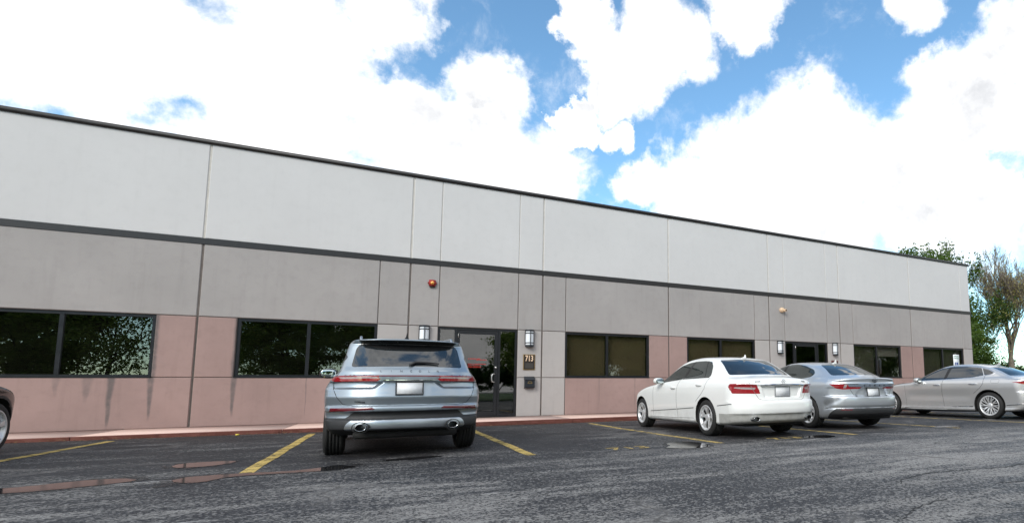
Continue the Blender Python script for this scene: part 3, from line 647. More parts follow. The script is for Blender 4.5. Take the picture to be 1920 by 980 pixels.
# ---- long silver saloon at the right
def long_saloon():
    gh = lambda l, z: .10*ss((z-1.08)/.28)*ss((.7-l)/1.4)+.04*ss((z-1.0)/.3)*ss((l-1.4)/.9)
    smod = lambda x, l, z: .012*np.exp(-((z-.62)/.12)**2)*ss((l-.3)/.4)*ss((2.6-l)/.4)*ss((np.abs(x)-.6)/.1)
    k = dict(res=.0165, bounds=(1.02, -1.3, 4.2, .1, 1.6), paint=M['grey_silver'], face=.935, crown=.055, bowg=.40, lc=.9, kr=.06, krear=.06, gh=gh,
        S=[(.1,.72),(.16,.84),(.20,.905),(.26,.925),(.32,.915),(.5,.925),(.70,.94),(.85,.95),(.95,.945),(1.02,.92),(1.08,.87),(1.13,.82),(1.2,.79),(1.3,.745),(1.40,.68),(1.46,.61),(1.52,.5),(1.6,.4)],
        plan=[(-1.25,.88),(-.7,.935),(0,.95),(1.2,.945),(2.4,.945),(3.2,.935),(3.7,.89),(4.15,.80)],
        top=[(-1.4,1.05),(-1.15,1.09),(-1.0,1.10),(-.85,1.115),(-.65,1.165),(-.3,1.30),(0,1.40),(.3,1.465),(.7,1.512),(1.05,1.512),(1.4,1.475),(1.8,1.37),(2.2,1.22),(2.5,1.09),(2.7,1.035),(3.0,1.01),(3.4,.95),(3.8,.83),(4.2,.6)],
        rear=[(.05,-.8),(.22,-.98),(.28,-1.07),(.36,-1.13),(.55,-1.17),(.70,-1.16),(.75,-1.13),(.95,-1.13),(1.05,-1.15),(1.09,-1.12),(1.12,-1.02),(1.7,-.8)],
        front=[(.05,3.7),(.2,3.95),(.4,4.08),(.65,4.08),(.8,4.0),(.95,3.7),(1.7,3.4)], bowr=(.32,.88,3.0), bowf=(.55,.9,2.6),
        bottom=[(-1.35,.29),(-.9,.24),(-.45,.21),(.3,.185),(1.5,.165),(2.9,.165),(4.1,.2)], side_mod=smod)
    c = Car('long_saloon', 'long warm silver saloon with chrome sill strip parked near the end of the building', (15.118, 8.924, gz(14)-.004), -.062, k)
    WB, TR = 3.125, .358
    for l in (0, WB):
        for sg in (-1, 1): c.arch(l, TR+.01, .415, sg)
    for sg in (-1, 1):
        c.region('front_side_window', M['glass'], c.side(fill_round([(2.22,1.055),(1.86,1.27),(1.50,1.385),(1.22,1.425),(1.33,1.085)], .03), sg))
        c.region('pillar_trim', M['black_trim'], c.side([(1.22,1.427),(1.12,1.437),(1.24,1.087),(1.33,1.083)], sg))
        c.region('rear_side_window', M['glass'], c.side(fill_round([(1.12,1.437),(.72,1.425),(.36,1.385),(.27,1.37),(.17,1.165),(.45,1.125),(1.24,1.088)], .03), sg))
        c.region('quarter_window', M['glass'], c.side(fill_round([(.25,1.366),(.06,1.31),(-.08,1.24),(-.04,1.195),(.15,1.168)], .03), sg))
        c.region('tail_light', M['red_lamp'], c.wrap([(.20,.93),(.20,1.0),(.95,1.0),(1.20,.985),(1.42,.972),(1.30,.955),(1.1,.915),(.80,.90)], sg, -1.1))
    c.region('rear_window', M['glass'], c.back(fill_round(sym([(0,1.155),(.66,1.145),(.64,1.18),(.50,1.395),(0,1.42)]), .05), .5))
    c.region('windscreen', M['glass'], lambda P: np.where((P[:, 1] > 1.3), poly_sd(P[:, 0], P[:, 2], fill_round(sym([(0,1.08),(.72,1.06),(.54,1.40),(0,1.45)]), .06)), 1.))
    c.region('lower_trim', M['grey_plastic'], lambda P: P[:, 2]-.225)
    for sg in (-1, 1):
        c.region('front_door', M['grey_silver'], c.side([(1.28,.28),(1.34,.68),(1.31,1.08),(2.25,1.04),(2.56,.95),(2.52,.28)], sg))
        c.region('rear_door', M['grey_silver'], c.side([(1.28,.28),(1.34,.68),(1.31,1.08),(.10,1.15),(.12,.95),(.22,.82),(.43,.66),(.53,.28)], sg))
    c.region('trunk_lid', M['grey_silver'], c.back(sym([(0,.72),(.5,.72),(.6,.9),(.66,1.13),(0,1.15)]), -.7))
    c.grow(); c.line_arches()
    for l in (0, WB):
        for sg in (-1, 1): c.wheel(l, TR, sg, 'multi10', .258, .245)
    for sg in (-1, 1):
        c.mirror(2.06, 1.02, 1.07, sg, M['grey_silver'], (.11, .09, .07)); c.handle(1.36, 1.60, .925, sg, M['chrome']); c.handle(.28, .53, .94, sg, M['chrome'])
        c.ribbon('door_seam', M['seam'], 'side', [(1.31,1.07),(1.34,.68),(1.29,.30)], sg, w=.009); c.ribbon('door_seam', M['seam_soft'], 'side', [(2.55,.93),(2.52,.30)], sg, w=.009)
        c.ribbon('door_seam', M['seam'], 'side', [(.13,1.155),(.13,.95),(.22,.83),(.41,.68)], sg, w=.009)
        c.ribbon('chrome_strip', M['chrome'], 'side', [(2.60,.245),(2.42,.285),(1.32,.305),(.44,.325)], sg, w=.028, up=.010); c.ribbon('chrome_strip', M['chrome'], 'side', [(-.44,.38),(-.86,.41)], sg, w=.026, up=.010)
        c.ribbon('window_trim', M['chrome'], 'side', [(2.22,1.045),(1.3,1.078),(.45,1.116),(.14,1.158),(-.05,1.19),(-.10,1.24),(.05,1.322),(.3,1.388),(.72,1.438),(1.15,1.448),(1.5,1.396),(1.87,1.28)], sg, w=.014, up=.004)
        c.ribbon('fuel_flap_seam', M['seam_soft'], 'side', fill_round([(-.07,1.055),(-.30,1.05),(-.29,.955),(-.08,.96)], .04), sg, w=.006, closed=True)
    c.plate(.84)
    mb = MB().box(-.62, .62, -.85, .3, .19, .30, .02); mb.tube([(-.75, 0, .32), (.75, 0, .32)], .05, 8); mb.build('underbody', M['well'], c.root)
    fin = MB().prism([(-.03, 1.44), (.17, 1.44), (.03, 1.475), (-.02, 1.53)], -.012, .012, 'X').build('roof_fin', M['grey_silver'], c.root); fin.location = (0, .15, .015)
long_saloon()

# ------------------------------------------------------------------ setting materials
def concrete(name, col, var=.10, stain=(), warm=(.9, .88, .86), speck=.25, seed=0.0, drip=.25):
    """painted or exposed precast concrete: mottling, fine grit, faint vertical runs; stains at the given wall positions"""
    m = bpy.data.materials.new(name); m.use_nodes = True; t = NT(m.node_tree)
    p = t.n('ShaderNodeBsdfPrincipled'); t.n('ShaderNodeOutputMaterial', Surface=p)
    g = t.n('ShaderNodeNewGeometry').outputs['Position']; off = t.n('ShaderNodeVectorMath', _operation='ADD', i0=g, i1=(seed, 0, seed*2)).outputs[0]
    big = t.noise(off, .55, 5, .6); mid = t.noise(off, 5, 6, .62); grit = t.noise(off, 95, 3, .6)
    runs = t.noise(t.vscale(off, 3.5, 1, .22), 2.2, 5, .6)
    c = t.mix(1., col, t.ramp(big, [(.3, 1-var), (.7, 1.0)]), 'MULTIPLY')
    c = t.mix(t.mapr(mid, .45, .75, 0, var*2.2), c, tuple(q*.72 for q in col))
    c = t.mix(t.mapr(runs, .52, .78, 0, drip), c, tuple(a*.55*b for a, b in zip(col, warm)))
    c = t.mix(t.mapr(grit, .56, .72, 0, speck), c, tuple(q*.55 for q in col)); c = t.mix(t.mapr(grit, .42, .28, 0, speck*.6), c, tuple(min(1, q*1.25) for q in col))
    sx = t.n('ShaderNodeSeparateXYZ', Vector=g).outputs
    wob = t.m('MULTIPLY', t.m('SUBTRACT', t.noise(off, 2.0, 2), .5), .06)
    for x, wd_, z0, z1, s_ in stain:
        d = t.m('ABSOLUTE', t.m('SUBTRACT', t.m('ADD', sx[0], wob), x)); tap = t.mapr(sx[2], z0, z1, wd_, wd_*.35, 'LINEAR')
        k = t.m('MULTIPLY', t.mapr(t.m('DIVIDE', d, tap), 1.0, .25, 0, 1), t.m('MULTIPLY', t.mapr(sx[2], z1-.12, z1+.15, 0, 1), t.mapr(mid, .25, .6, .55, 1)))
        c = t.mix(t.m('MULTIPLY', k, s_), c, (.10, .090, .088))
    t.put(p.inputs['Base Color'], c); p.inputs['Roughness'].default_value = .82
    b = t.n('ShaderNodeBump', Strength=.35, Distance=.004, Height=grit); t.put(p.inputs['Normal'], b); return m
M['upper'] = concrete('pale painted upper panel', (.605, .60, .595), .06, speck=.03, drip=.05)
M['mid'] = concrete('grey precast panel', (.372, .350, .338), .14, speck=.24, seed=3.1, drip=.16)
M['low_grey'] = concrete('light grey precast panel', (.42, .395, .38), .10, speck=.2, seed=5.7, drip=.15)
M['pink'] = concrete('pink precast panel', (.365, .250, .226), .22, speck=.28, seed=8.2, drip=.22,
    stain=[(-5.06,.09,1.23,.2,.85),(-4.43,.085,1.23,.35,.8),(-5.42,.14,1.23,.75,.45),(-5.87,.10,1.23,.9,.4),(-3.01,.085,1.23,.38,.8),(-1.62,.02,1.15,.3,.5),(5.9,.02,1.2,.3,.4),(7.1,.03,1.2,.4,.35)])
M['walk'] = concrete('pink tinted walkway', (.66, .475, .41), .12, speck=.25, seed=1.3, drip=0)
M['kerb'] = concrete('red painted kerb', (.16, .050, .036), .30, speck=.35, seed=2.6, drip=.5)
M['sealant'] = pmat('joint sealant', (.60, .57, .52), .8, var=.2)
M['sealant_dark'] = pmat('weathered joint sealant', (.17, .145, .13), .85, var=.3)
M['bronze'] = pmat('dark bronze metal', (.018, .017, .017), .42, var=.2)
M['frame'] = pmat('dark window frame', (.010, .011, .014), .34, var=.25)
M['roof'] = pmat('grey roofing', (.2, .2, .2), .9)
M['room'] = pmat('unlit room', (.09, .085, .08), .9)
def window_glass(name, tint, ior):
    m = bpy.data.materials.new(name); m.use_nodes = True; t = NT(m.node_tree)
    g = t.n('ShaderNodeBsdfGlossy', Color=(1, 1, 1, 1), Roughness=0.0); tr = t.n('ShaderNodeBsdfTransparent', Color=(*tint, 1))
    oc = t.n('ShaderNodeTexCoord').outputs['Object']
    b = t.n('ShaderNodeBump', Strength=.05, Distance=.004, Height=t.noise(oc, 1.1, 2)); t.put(g.inputs['Normal'], b)
    fc = t.n('ShaderNodeLayerWeight', Blend=.5).outputs['Facing']; fr = t.m('ADD', ior, t.m('MULTIPLY', t.m('POWER', fc, 4.), .6))   # even from both sides of the sheet
    t.n('ShaderNodeOutputMaterial', Surface=t.n('ShaderNodeMixShader', i0=fr, i1=tr, i2=g)); return m
M['pane'] = window_glass('tinted reflective pane', (.60, .60, .57), .10)
def shade_mat(name, col, sc):
    m = bpy.data.materials.new(name); m.use_nodes = True; t = NT(m.node_tree)
    p = t.n('ShaderNodeBsdfPrincipled', Roughness=.9); t.n('ShaderNodeOutputMaterial', Surface=p)
    oc = t.n('ShaderNodeTexCoord').outputs['Object']
    wv = t.n('ShaderNodeTexWave', Vector=oc, Scale=sc); wv.bands_direction = 'Z'
    c = t.mix(t.mapr(wv.outputs[1], .2, .8, 0, .35), col, tuple(q*.5 for q in col)); t.put(p.inputs['Base Color'], t.mix(t.mapr(t.noise(oc, 1.4, 4), .35, .7, 0, .4), c, tuple(q*.6 for q in col))); return m
M['brown_shade'] = shade_mat('brown mesh shade', (.52, .43, .28), 9); M['grey_shade'] = shade_mat('grey mesh shade', (.32, .32, .28), 9); M['pale_blind'] = shade_mat('pale blind', (.75, .73, .76), 12); M['dark_blind'] = shade_mat('dark slatted blind', (.05, .048, .045), 6)

# ------------------------------------------------------------------ the building
D, Z0, ZS, ZH, ZB0, ZB1, ZC0, ZC1 = 16.2, .12, 1.23, 2.62, 4.30, 4.44, 6.70, 6.80
XL, XR = -16.6, 24.9
B = empty('office_building', (0, D, 0)); tag(B, 'long low concrete building with pale upper panels, pink lower panels and dark coping', 'building')
MAJ = [XL, -12.31, -8.02, -3.74, .544, 4.10, 8.35, 12.60, 16.20, 20.53, XR]
panel_cache = {}
def panel(name, x0, x1, z0, z1, mat, gl, gr, gt=.008, gb=.008, cham=.012):
    """one precast panel with chamfered arrises; gl/gr/gt/gb = half joint widths"""
    x0 += gl; x1 -= gr; z0 += gb; z1 -= gt; wx, hz = x1-x0, z1-z0; key = (round(wx, 3), round(hz, 3), mat.name)
    if key not in panel_cache:
        c = cham; mb = MB()
        o = [(0, 0), (wx, 0), (wx, hz), (0, hz)]; i = [(c, c), (wx-c, c), (wx-c, hz-c), (c, hz-c)]
        v = [(a, .07, b) for a, b in o]+[(a, c, b) for a, b in o]+[(a, 0, b) for a, b in i]
        f = [(8, 9, 10, 11)]+[(4+k, 4+(k+1) % 4, 8+(k+1) % 4, 8+k) for k in range(4)]+[(k, (k+1) % 4, 4+(k+1) % 4, 4+k) for k in range(4)]
        panel_cache[key] = MB().add(v, f).mesh(name); panel_cache[key].materials.append(mat)
    o = bpy.data.objects.new(name, panel_cache[key]); COL.objects.link(o); o.parent = B; o.location = (x0, 0, z0); return o
JW, jw = .020, .009
def gap(x): return JW if any(abs(x-q) < .01 for q in MAJ) else jw
up = sorted(MAJ+[1.27, 3.39, 13.34, 15.5, 24.2]); mi = sorted(MAJ+[-.17, 1.27, 3.39, 4.81, 11.92, 13.34, 15.5, 16.94, 24.2])
for a, b in zip(up, up[1:]): panel('upper_panel', a, b, ZB1, ZC0, M['upper'], gap(a), gap(b), .0, .0)
for a, b in zip(mi, mi[1:]): panel('middle_panel', a, b, ZH, ZB0, M['mid'], gap(a), gap(b), .0, .008)
WIN = [(-15.87, -13.02), (-11.58, -8.73), (-7.29, -4.44), (-3.02, -.17), (4.81, 7.62), (9.06, 11.92), (16.94, 19.80), (21.28, 24.2)]
DOOR = [(1.27, 3.39), (13.34, 15.5)]
lows = [(XL, -15.87, 'pink'), (-13.02, -12.31, 'pink'), (-12.31, -11.58, 'pink'), (-8.73, -8.02, 'pink'), (-8.02, -7.29, 'pink'), (-4.44, -3.74, 'pink'), (-3.74, -3.02, 'pink'), (-.17, .544, 'low_grey'), (.544, 1.27, 'low_grey'), (3.39, 4.10, 'low_grey'), (4.10, 4.81, 'low_grey'), (7.62, 8.35, 'pink'), (8.35, 9.06, 'pink'),
    (11.92, 12.60, 'low_grey'), (12.60, 13.34, 'low_grey'), (15.5, 16.2, 'low_grey'), (16.2, 16.94, 'low_grey'), (19.80, 20.53, 'pink'), (20.53, 21.28, 'pink'), (24.2, XR, 'low_grey')]
for a, b, m_ in lows: panel('pier_panel', a, b, ZS, ZH, M[m_], gap(a), gap(b))
base = [(-16.6, -12.31, 'pink'), (-12.31, -8.02, 'pink'), (-8.02, -3.74, 'pink'), (-3.74, -.17, 'pink'), (-.17, .544, 'low_grey'), (.544, 1.27, 'low_grey'), (3.39, 4.10, 'low_grey'), (4.10, 4.81, 'low_grey'), (4.81, 8.35, 'pink'), (8.35, 11.92, 'pink'), (11.92, 12.60, 'low_grey'), (12.60, 13.34, 'low_grey'), (15.5, 16.2, 'low_grey'), (16.2, 16.94, 'low_grey'), (16.94, 20.53, 'pink'), (20.53, 24.2, 'pink'), (24.2, XR, 'low_grey')]
for a, b, m_ in base: panel('base_panel', a, b, Z0, ZS, M[m_], gap(a), gap(b), .008, .0)
# backing walls behind the joints (openings left free), end wall, roof and rooms
mb = MB().box(XL, XR-.07, .016, .25, ZB1+.001, ZC0-.001); mb.build('upper_backing_wall', M['sealant'], B)
mb = MB().box(XL, XR-.07, .018, .25, ZH+.002, ZB1-.002)
for a, b, m_ in lows: mb.box(a+.004, b-.004-(.07 if b == XR else 0), .018, .25, ZS, ZH-.002)
for a, b, m_ in base: mb.box(a+.004, b-.004-(.07 if b == XR else 0), .018, .25, Z0, ZS-.002)
mb.build('lower_backing_wall', M['sealant_dark'], B)
MB().box(XL, XR+.012, -.012, .069, ZB0, ZB1).build('trim_band', M['bronze'], B)
cp = MB().box(XL-.04, XR+.04, -.045, .30, ZC0, ZC1, .008).box(XR-.30, XR+.04, .302, 34, ZC0, ZC1, .008); cp.build('coping', M['bronze'], B)
for z0, z1, m_ in ((Z0, ZH, 'low_grey'), (ZH+.012, ZB0, 'mid'), (ZB1, ZC0, 'upper')):
    for y0 in (0.072, 4.4, 8.7, 13, 17.3, 21.6, 25.9, 30.2): MB().box(XR-.07, XR-.001, y0, y0+(4.3 if y0 > 1 else 4.31), z0, z1).build('end_panel', M[m_], B)
MB().box(XL, XR-.3, .3, 34, ZC0-.35, ZC0-.25).build('roof_deck', M['roof'], B)
MB().box(XL, XR-.3, 6.0, 6.2, .1, 3.0).box(XL, XR-.3, .26, 6.0, 2.95, 3.05).build('room_wall', M['room'], B)
MB().box(XL, XR-.3, .26, 6.0, .02, .10).build('room_floor', M['room'], B)
def window(x0, x1, mode):
    fw, d0, d1 = .062, .045, .13; wx = x1-x0; xm = x0+wx*.485
    f = MB().box(x0, x1, d0, d1, ZH-fw, ZH).box(x0, x1, d0, d1, ZS, ZS+fw).box(x0, x0+fw, d0, d1, ZS+fw, ZH-fw).box(x1-fw, x1, d0, d1, ZS+fw, ZH-fw)
    f.box(x0-.002, x1+.002, d0-.055, d0-.002, ZS-.004, ZS+.022)
    W_ = f.build('window', M['frame'], B)
    MB().box(xm-.035, xm+.035, d0+.004, d1-.002, ZS+fw, ZH-fw).build('mullion', M['frame'], W_)
    for a, b in ((x0+fw, xm-.035), (xm+.035, x1-fw)): MB().box(a, b, .086, .094, ZS+fw, ZH-fw).build('pane', M['pane'], W_)
    for q, (a, b) in enumerate(((x0+fw, xm-.035), (xm+.035, x1-fw))):
        y = .20
        if mode == 'brown': MB().box(a, b, y, y+.004, ZS+.07, ZH-.01).build('shade', M['brown_shade'], W_)
        elif mode == 'dark':
            sl_ = MB(); z = ZS+.08
            while z < ZH-.02: sl_.add([(a, y, z), (b, y, z), (b, y+.02, z+.018), (a, y+.02, z+.018)], [(0, 1, 2, 3)]); z += .05
            o = sl_.build('slatted_blind', M['dark_blind'], W_); o['kind'] = 'stuff'
        elif mode == 'half':
            if q == 0: MB().box(a, b, y, y+.004, ZS+.07, ZH-.01).build('shade', M['grey_shade'], W_)
            else: MB().box(a, b, y, y+.004, 2.16, ZH-.01).build('blind', M['pale_blind'], W_)
        elif mode == 'grey': MB().box(a, b, y, y+.004, ZS+.07, ZH-.01).build('shade', M['grey_shade'], W_)
for (a, b), md in zip(WIN, ('dark', 'dark', 'dark', 'dark', 'brown', 'brown', 'half', 'grey')): window(a, b, md)
M['door_print'] = pmat('red door lettering', (.45, .03, .02), .5)
M['steel'] = pmat('brushed steel', (.62, .62, .60), .3, metal=.9)
def entrance(x0, x1, text):
    d0, d1, t = .045, .14, .06; xa, xb = x0+.46, x1-.50
    f = MB().box(x0, x1, d0, d1, ZH-t, ZH)
    for a, b in ((x0, x0+t), (xa-t/2, xa+t/2), (xb-t/2, xb+t/2), (x1-t, x1)): f.box(a, b, d0, d1, Z0, ZH-t)
    for a, b in ((x0+t, xa-t/2), (xb+t/2, x1-t)): f.box(a, b, d0, d1, Z0, Z0+.09)
    E_ = f.build('entrance_frame', M['frame'], B)
    for a, b in ((x0+t, xa-t/2), (xb+t/2, x1-t)): MB().box(a, b, .086, .094, Z0+.09, ZH-t).build('sidelight_pane', M['pane'], E_)
    l0, l1 = xa+t/2+.006, xb-t/2-.006; h0, h1 = Z0+.02, ZH-t-.008
    lf = MB().box(l0, l0+.07, d0+.012, d1-.03, h0, h1).box(l1-.09, l1, d0+.012, d1-.03, h0, h1).box(l0+.07, l1-.09, d0+.012, d1-.03, h1-.10, h1).box(l0+.07, l1-.09, d0+.012, d1-.03, h0, h0+.14)
    L_ = lf.build('door', M['frame'], B)
    MB().box(l0+.07, l1-.09, .080, .088, h0+.14, h1-.10).build('door_pane', M['pane'], L_)
    hx = l1-.10
    MB().tube([(hx+.03, d0+.01, 1.33), (hx-.0, d0-.055, 1.34), (hx-.045, d0-.06, 1.32), (hx-.06, d0-.06, 1.26), (hx-.06, d0-.06, 1.17), (hx-.045, d0-.06, 1.12), (hx, d0-.055, 1.10), (hx+.03, d0+.01, 1.11)], .014, 8).build('door_handle', M['steel'], L_)
    MB().lathe([(-.018, 0), (-.018, .024), (0, .028)], 20, 'Y', (l1-.045, d0+.012, 1.52)).build('lock_cylinder', M['steel'], L_)
    MB().box(l0+.02, l0+.035, d0-.01, d0+.02, 2.34, 2.46, .004).build('hinge', M['steel'], L_)
    if text:
        pr = MB(); r_ = random.Random(3)
        for z, xa_, xb_, hh in ((1.745, .30, .62, .030), (1.715, .52, .78, .034), (1.60, .30, .78, .026), (1.555, .30, .64, .020), (1.515, .30, .66, .020)):
            x = l0+xa_
            while x < l0+xb_: wd_ = r_.uniform(.010, .022); pr.box(x, x+wd_*.72, .0770, .0785, z, z+hh*r_.uniform(.75, 1)); x += wd_+(.014 if r_.random() < .15 else 0)
        pr.build('red_lettering', M['door_print'], L_)
entrance(*DOOR[0], True); entrance(*DOOR[1], False)
MB().box(XL, XR, .26, 5.9, .101, .104).build('carpet', pmat('carpet', (.06, .055, .05), .95), B)

# ------------------------------------------------------------------ ground, walkway and kerb
m = bpy.data.materials.new('worn sealed asphalt'); m.use_nodes = True; t = NT(m.node_tree); M['asphalt'] = m
p = t.n('ShaderNodeBsdfPrincipled'); t.n('ShaderNodeOutputMaterial', Surface=p)
g = t.n('ShaderNodeNewGeometry').outputs['Position']; sx = t.n('ShaderNodeSeparateXYZ', Vector=g).outputs
rot = t.n('ShaderNodeVectorRotate', _rotation_type='Z_AXIS', Vector=g, Angle=.02).outputs[0]
wob = t.n('ShaderNodeTexNoise', Vector=g, Scale=.5, Detail=3); wv = t.n('ShaderNodeVectorMath', _operation='MULTIPLY_ADD', i0=wob.outputs[1], i1=(.5, .5, 0), i2=rot).outputs[0]
patch = t.noise(g, .35, 4, .55)
agg = t.noise(g, 40, 5, .8); agf = t.mapr(agg, .3, .7, 0, 1)
r1 = t.n('ShaderNodeSeparateColor', Color=t.n('ShaderNodeTexVoronoi', Vector=g, Scale=58.).outputs[1]).outputs[0]
r2 = t.n('ShaderNodeSeparateColor', Color=t.n('ShaderNodeTexVoronoi', Vector=g, Scale=120.).outputs[1]).outputs[0]
lane = t.mapr(sx[1], 8.4, 5.4, 0, 1); right = t.mapr(sx[0], 1.0, 7.0, 0, 1)
st1 = t.noise(t.vscale(wv, .40, 1.15, 1), 1.5, 10, .66); st2 = t.noise(t.vscale(wv, .34, 3.6, 1), 1.2, 10, .70)
W_ = t.m('ADD', t.m('MULTIPLY', st1, .55), t.m('MULTIPLY', st2, .45)); W_ = t.m('ADD', W_, t.m('MULTIPLY', t.m('SUBTRACT', patch, .5), .22))
W_ = t.m('ADD', W_, t.m('MULTIPLY', lane, t.m('ADD', .030, t.m('MULTIPLY', right, .025))))
wear = t.mapr(W_, .46, .64, 0, 1)
pr = t.m('ADD', t.m('MULTIPLY', wear, t.m('ADD', .34, t.m('MULTIPLY', lane, .22))), t.m('ADD', .03, t.m('MULTIPLY', lane, t.m('ADD', .11, t.m('MULTIPLY', right, .16)))))
s1 = t.mapr(t.m('SUBTRACT', pr, r1), -.03, .03, 0, 1); s2 = t.mapr(t.m('SUBTRACT', pr, r2), -.03, .03, 0, 1)
spk = t.m('ADD', t.m('MULTIPLY', s1, .55), t.m('MULTIPLY', s2, .45))
seal = t.mix(t.mapr(patch, .35, .65, 0, 1), (.012, .0122, .0145), (.021, .021, .024)); seal = t.mix(t.mapr(t.noise(g, 60, 5, .7), .45, .72, 0, .5), seal, (.05, .05, .055))
stone = t.mix(r2, (.17, .165, .16), (.42, .41, .39))
c = t.mix(t.m('MULTIPLY', spk, .88), seal, stone)
# thin bright scuffs where the coat peeled along the lane
scf = t.m('MULTIPLY', t.mapr(st2, .62, .655, 0, 1), t.mapr(t.noise(g, 26, 5, .7), .40, .58, 0, 1)); c = t.mix(t.m('MULTIPLY', scf, .8), c, (.40, .39, .385))
# cracks
cw = t.n('ShaderNodeVectorMath', _operation='MULTIPLY_ADD', i0=t.n('ShaderNodeTexNoise', Vector=g, Scale=2.5, Detail=6).outputs[1], i1=(.45, .45, 0), i2=g).outputs[0]
vo = t.n('ShaderNodeTexVoronoi', _feature='DISTANCE_TO_EDGE', Vector=t.vscale(cw, 1, 1.2, 0), Scale=.42).outputs[0]
ck = t.m('MULTIPLY', t.mapr(vo, .007, .0025, 0, 1), t.mapr(t.noise(g, .33, 2), .50, .58, 0, 1)); c = t.mix(ck, c, (.012, .012, .012))
ed = t.m('MULTIPLY', t.mapr(vo, .06, .01, 0, .35), t.mapr(t.noise(g, .33, 2), .50, .58, 0, 1)); c = t.mix(ed, c, (.22, .21, .20))
# leaf litter and grit gathered against the kerb
grm = t.m('MULTIPLY', t.mapr(sx[1], 13.45, 13.85, 0, 1), t.mapr(t.noise(g, 9, 6, .7), .5, .62, 0, 1)); c = t.mix(t.m('MULTIPLY', grm, .7), c, (.16, .10, .05))
t.put(p.inputs['Base Color'], c); t.put(p.inputs['Roughness'], t.mapr(wear, 0, 1, .62, .9)); p.inputs['Specular IOR Level'].default_value = .3
hh = t.m('ADD', t.m('MULTIPLY', agg, .6), t.m('MULTIPLY', spk, .4)); hh = t.m('SUBTRACT', hh, t.m('MULTIPLY', ck, 3.))
t.put(p.inputs['Normal'], t.n('ShaderNodeBump', Strength=.55, Distance=.006, Height=hh))
V = [(x, y, gz(x)) for y in (-400, 13.9, 500) for x in (-400, -10, 14, 600)]
lot = link('parking_lot', npmesh('parking_lot', V, [(r*4+i, r*4+i+1, (r+1)*4+i+1, (r+1)*4+i) for r in range(2) for i in range(3)], smooth=False), M['asphalt']); tag(lot, kind='structure')
def strip(pts, h, name, mat, parent=None, thick=.0):
    """flat shape laid on the sloping lot, outline rounded by its own points"""
    v = [(x, y, gz(x)+h) for x, y in pts]; me = bpy.data.meshes.new(name); me.from_pydata(v, [], [tuple(range(len(v)))])
    bm = bmesh.new(); bm.from_mesh(me); bmesh.ops.triangulate(bm, faces=bm.faces[:]); bmesh.ops.recalc_face_normals(bm, faces=bm.faces[:])
    for f in bm.faces:
        if f.normal.z < 0: f.normal_flip()
    bm.to_mesh(me); bm.free(); return link(name, me, mat, parent)
def road_paint(name, col, wear_):
    m = bpy.data.materials.new(name); m.use_nodes = True; t = NT(m.node_tree); p = t.n('ShaderNodeBsdfPrincipled', Roughness=.7)
    g = t.n('ShaderNodeNewGeometry').outputs['Position']
    n1 = t.noise(g, 14, 7, .72); n2 = t.noise(t.vscale(g, .8, 2.6, 1), 1.8, 5, .6); n3 = t.noise(g, 120, 3, .7)
    t.put(p.inputs['Base Color'], t.mix(t.mapr(n2, .4, .7, 0, 1), col, tuple(q*.62 for q in col)))
    a = t.m('ADD', t.m('MULTIPLY', n1, .5), t.m('ADD', t.m('MULTIPLY', n2, .35), t.m('MULTIPLY', n3, .35)))
    fac = t.mapr(a, wear_, wear_+.07, 1, 0)
    t.n('ShaderNodeOutputMaterial', Surface=t.n('ShaderNodeMixShader', i0=fac, i1=t.n('ShaderNodeBsdfTransparent'), i2=p)); return m
M['yellow'] = road_paint('worn yellow line paint', (.54, .39, .11), .61)
M['yellow_worn'] = road_paint('heavily worn yellow paint', (.48, .35, .11), .595)
for i, x in enumerate((-7.0, -4.1, -1.19, 1.71, 4.62, 7.50, 10.45, 13.35, 16.25, 19.15)):
    w_ = .062; bend = {4.62: .06}.get(x, 0)
    pl = []
    for k in range(13): y = 7.2+(13.35-7.2)*k/12; xx = x+bend*math.sin(k/12*math.pi)*-1+.008*math.sin(k*1.7+i); pl.append((xx, y))
    o = strip([(a-w_, b) for a, b in pl]+[(a+w_, b) for a, b in pl[::-1]], .004, 'painted_line', M['yellow'] if x < 4 else M['yellow_worn'], lot)
for body, x in (('713', 3.12), ('713', 5.98)):
    tm = text_mesh('stall_number', body, .40, 0, .012, 1.05); o = link('stall_number', tm, M['yellow_worn'], lot); o.location = (x, 7.32, gz(x)+.0045); o.scale = (1.0, 1.0, 1)
# cracks across the driving lane
for pts in ([(2.96,2.52),(2.91,2.43),(3.21,2.60),(3.52,2.67),(3.77,2.68)], [(4.02,2.78),(4.0,2.61),(3.91,2.34),(3.87,2.22),(3.8,2.0)], [(3.95,3.30),(4.10,3.44),(4.60,3.58),(5.13,3.54),(5.67,3.42),(6.3,3.5)], [(1.39,6.10),(1.36,5.72),(1.26,5.22),(1.29,5.02),(1.18,4.7)], [(.23,4.40),(.22,4.04),(.30,3.8)], [(4.7,2.9),(5.4,2.75),(6.0,2.9),(6.6,2.7)]):
    P = [Vector(q) for q in pts]; d = []
    for a, b in zip(P, P[1:]):
        n = max(2, int((b-a).length/.045)); nr = Vector((-(b-a).y, (b-a).x)).normalized()
        d += [a+(b-a)*(k/n)+nr*random.uniform(-.018, .018) for k in range(n)]
    wd_ = [.004+.009*random.random() for _ in d]; wd_[0] = wd_[-1] = .001
    n = len(d); v = [(q.x, q.y+wq, gz(q.x)+.003) for q, wq in zip(d, wd_)]+[(q.x, q.y-wq, gz(q.x)+.003) for q, wq in zip(d, wd_)]
    link('crack', npmesh('crack', v, [(n+i, n+i+1, i+1, i) for i in range(n-1)], smooth=False), M['seam'], lot)
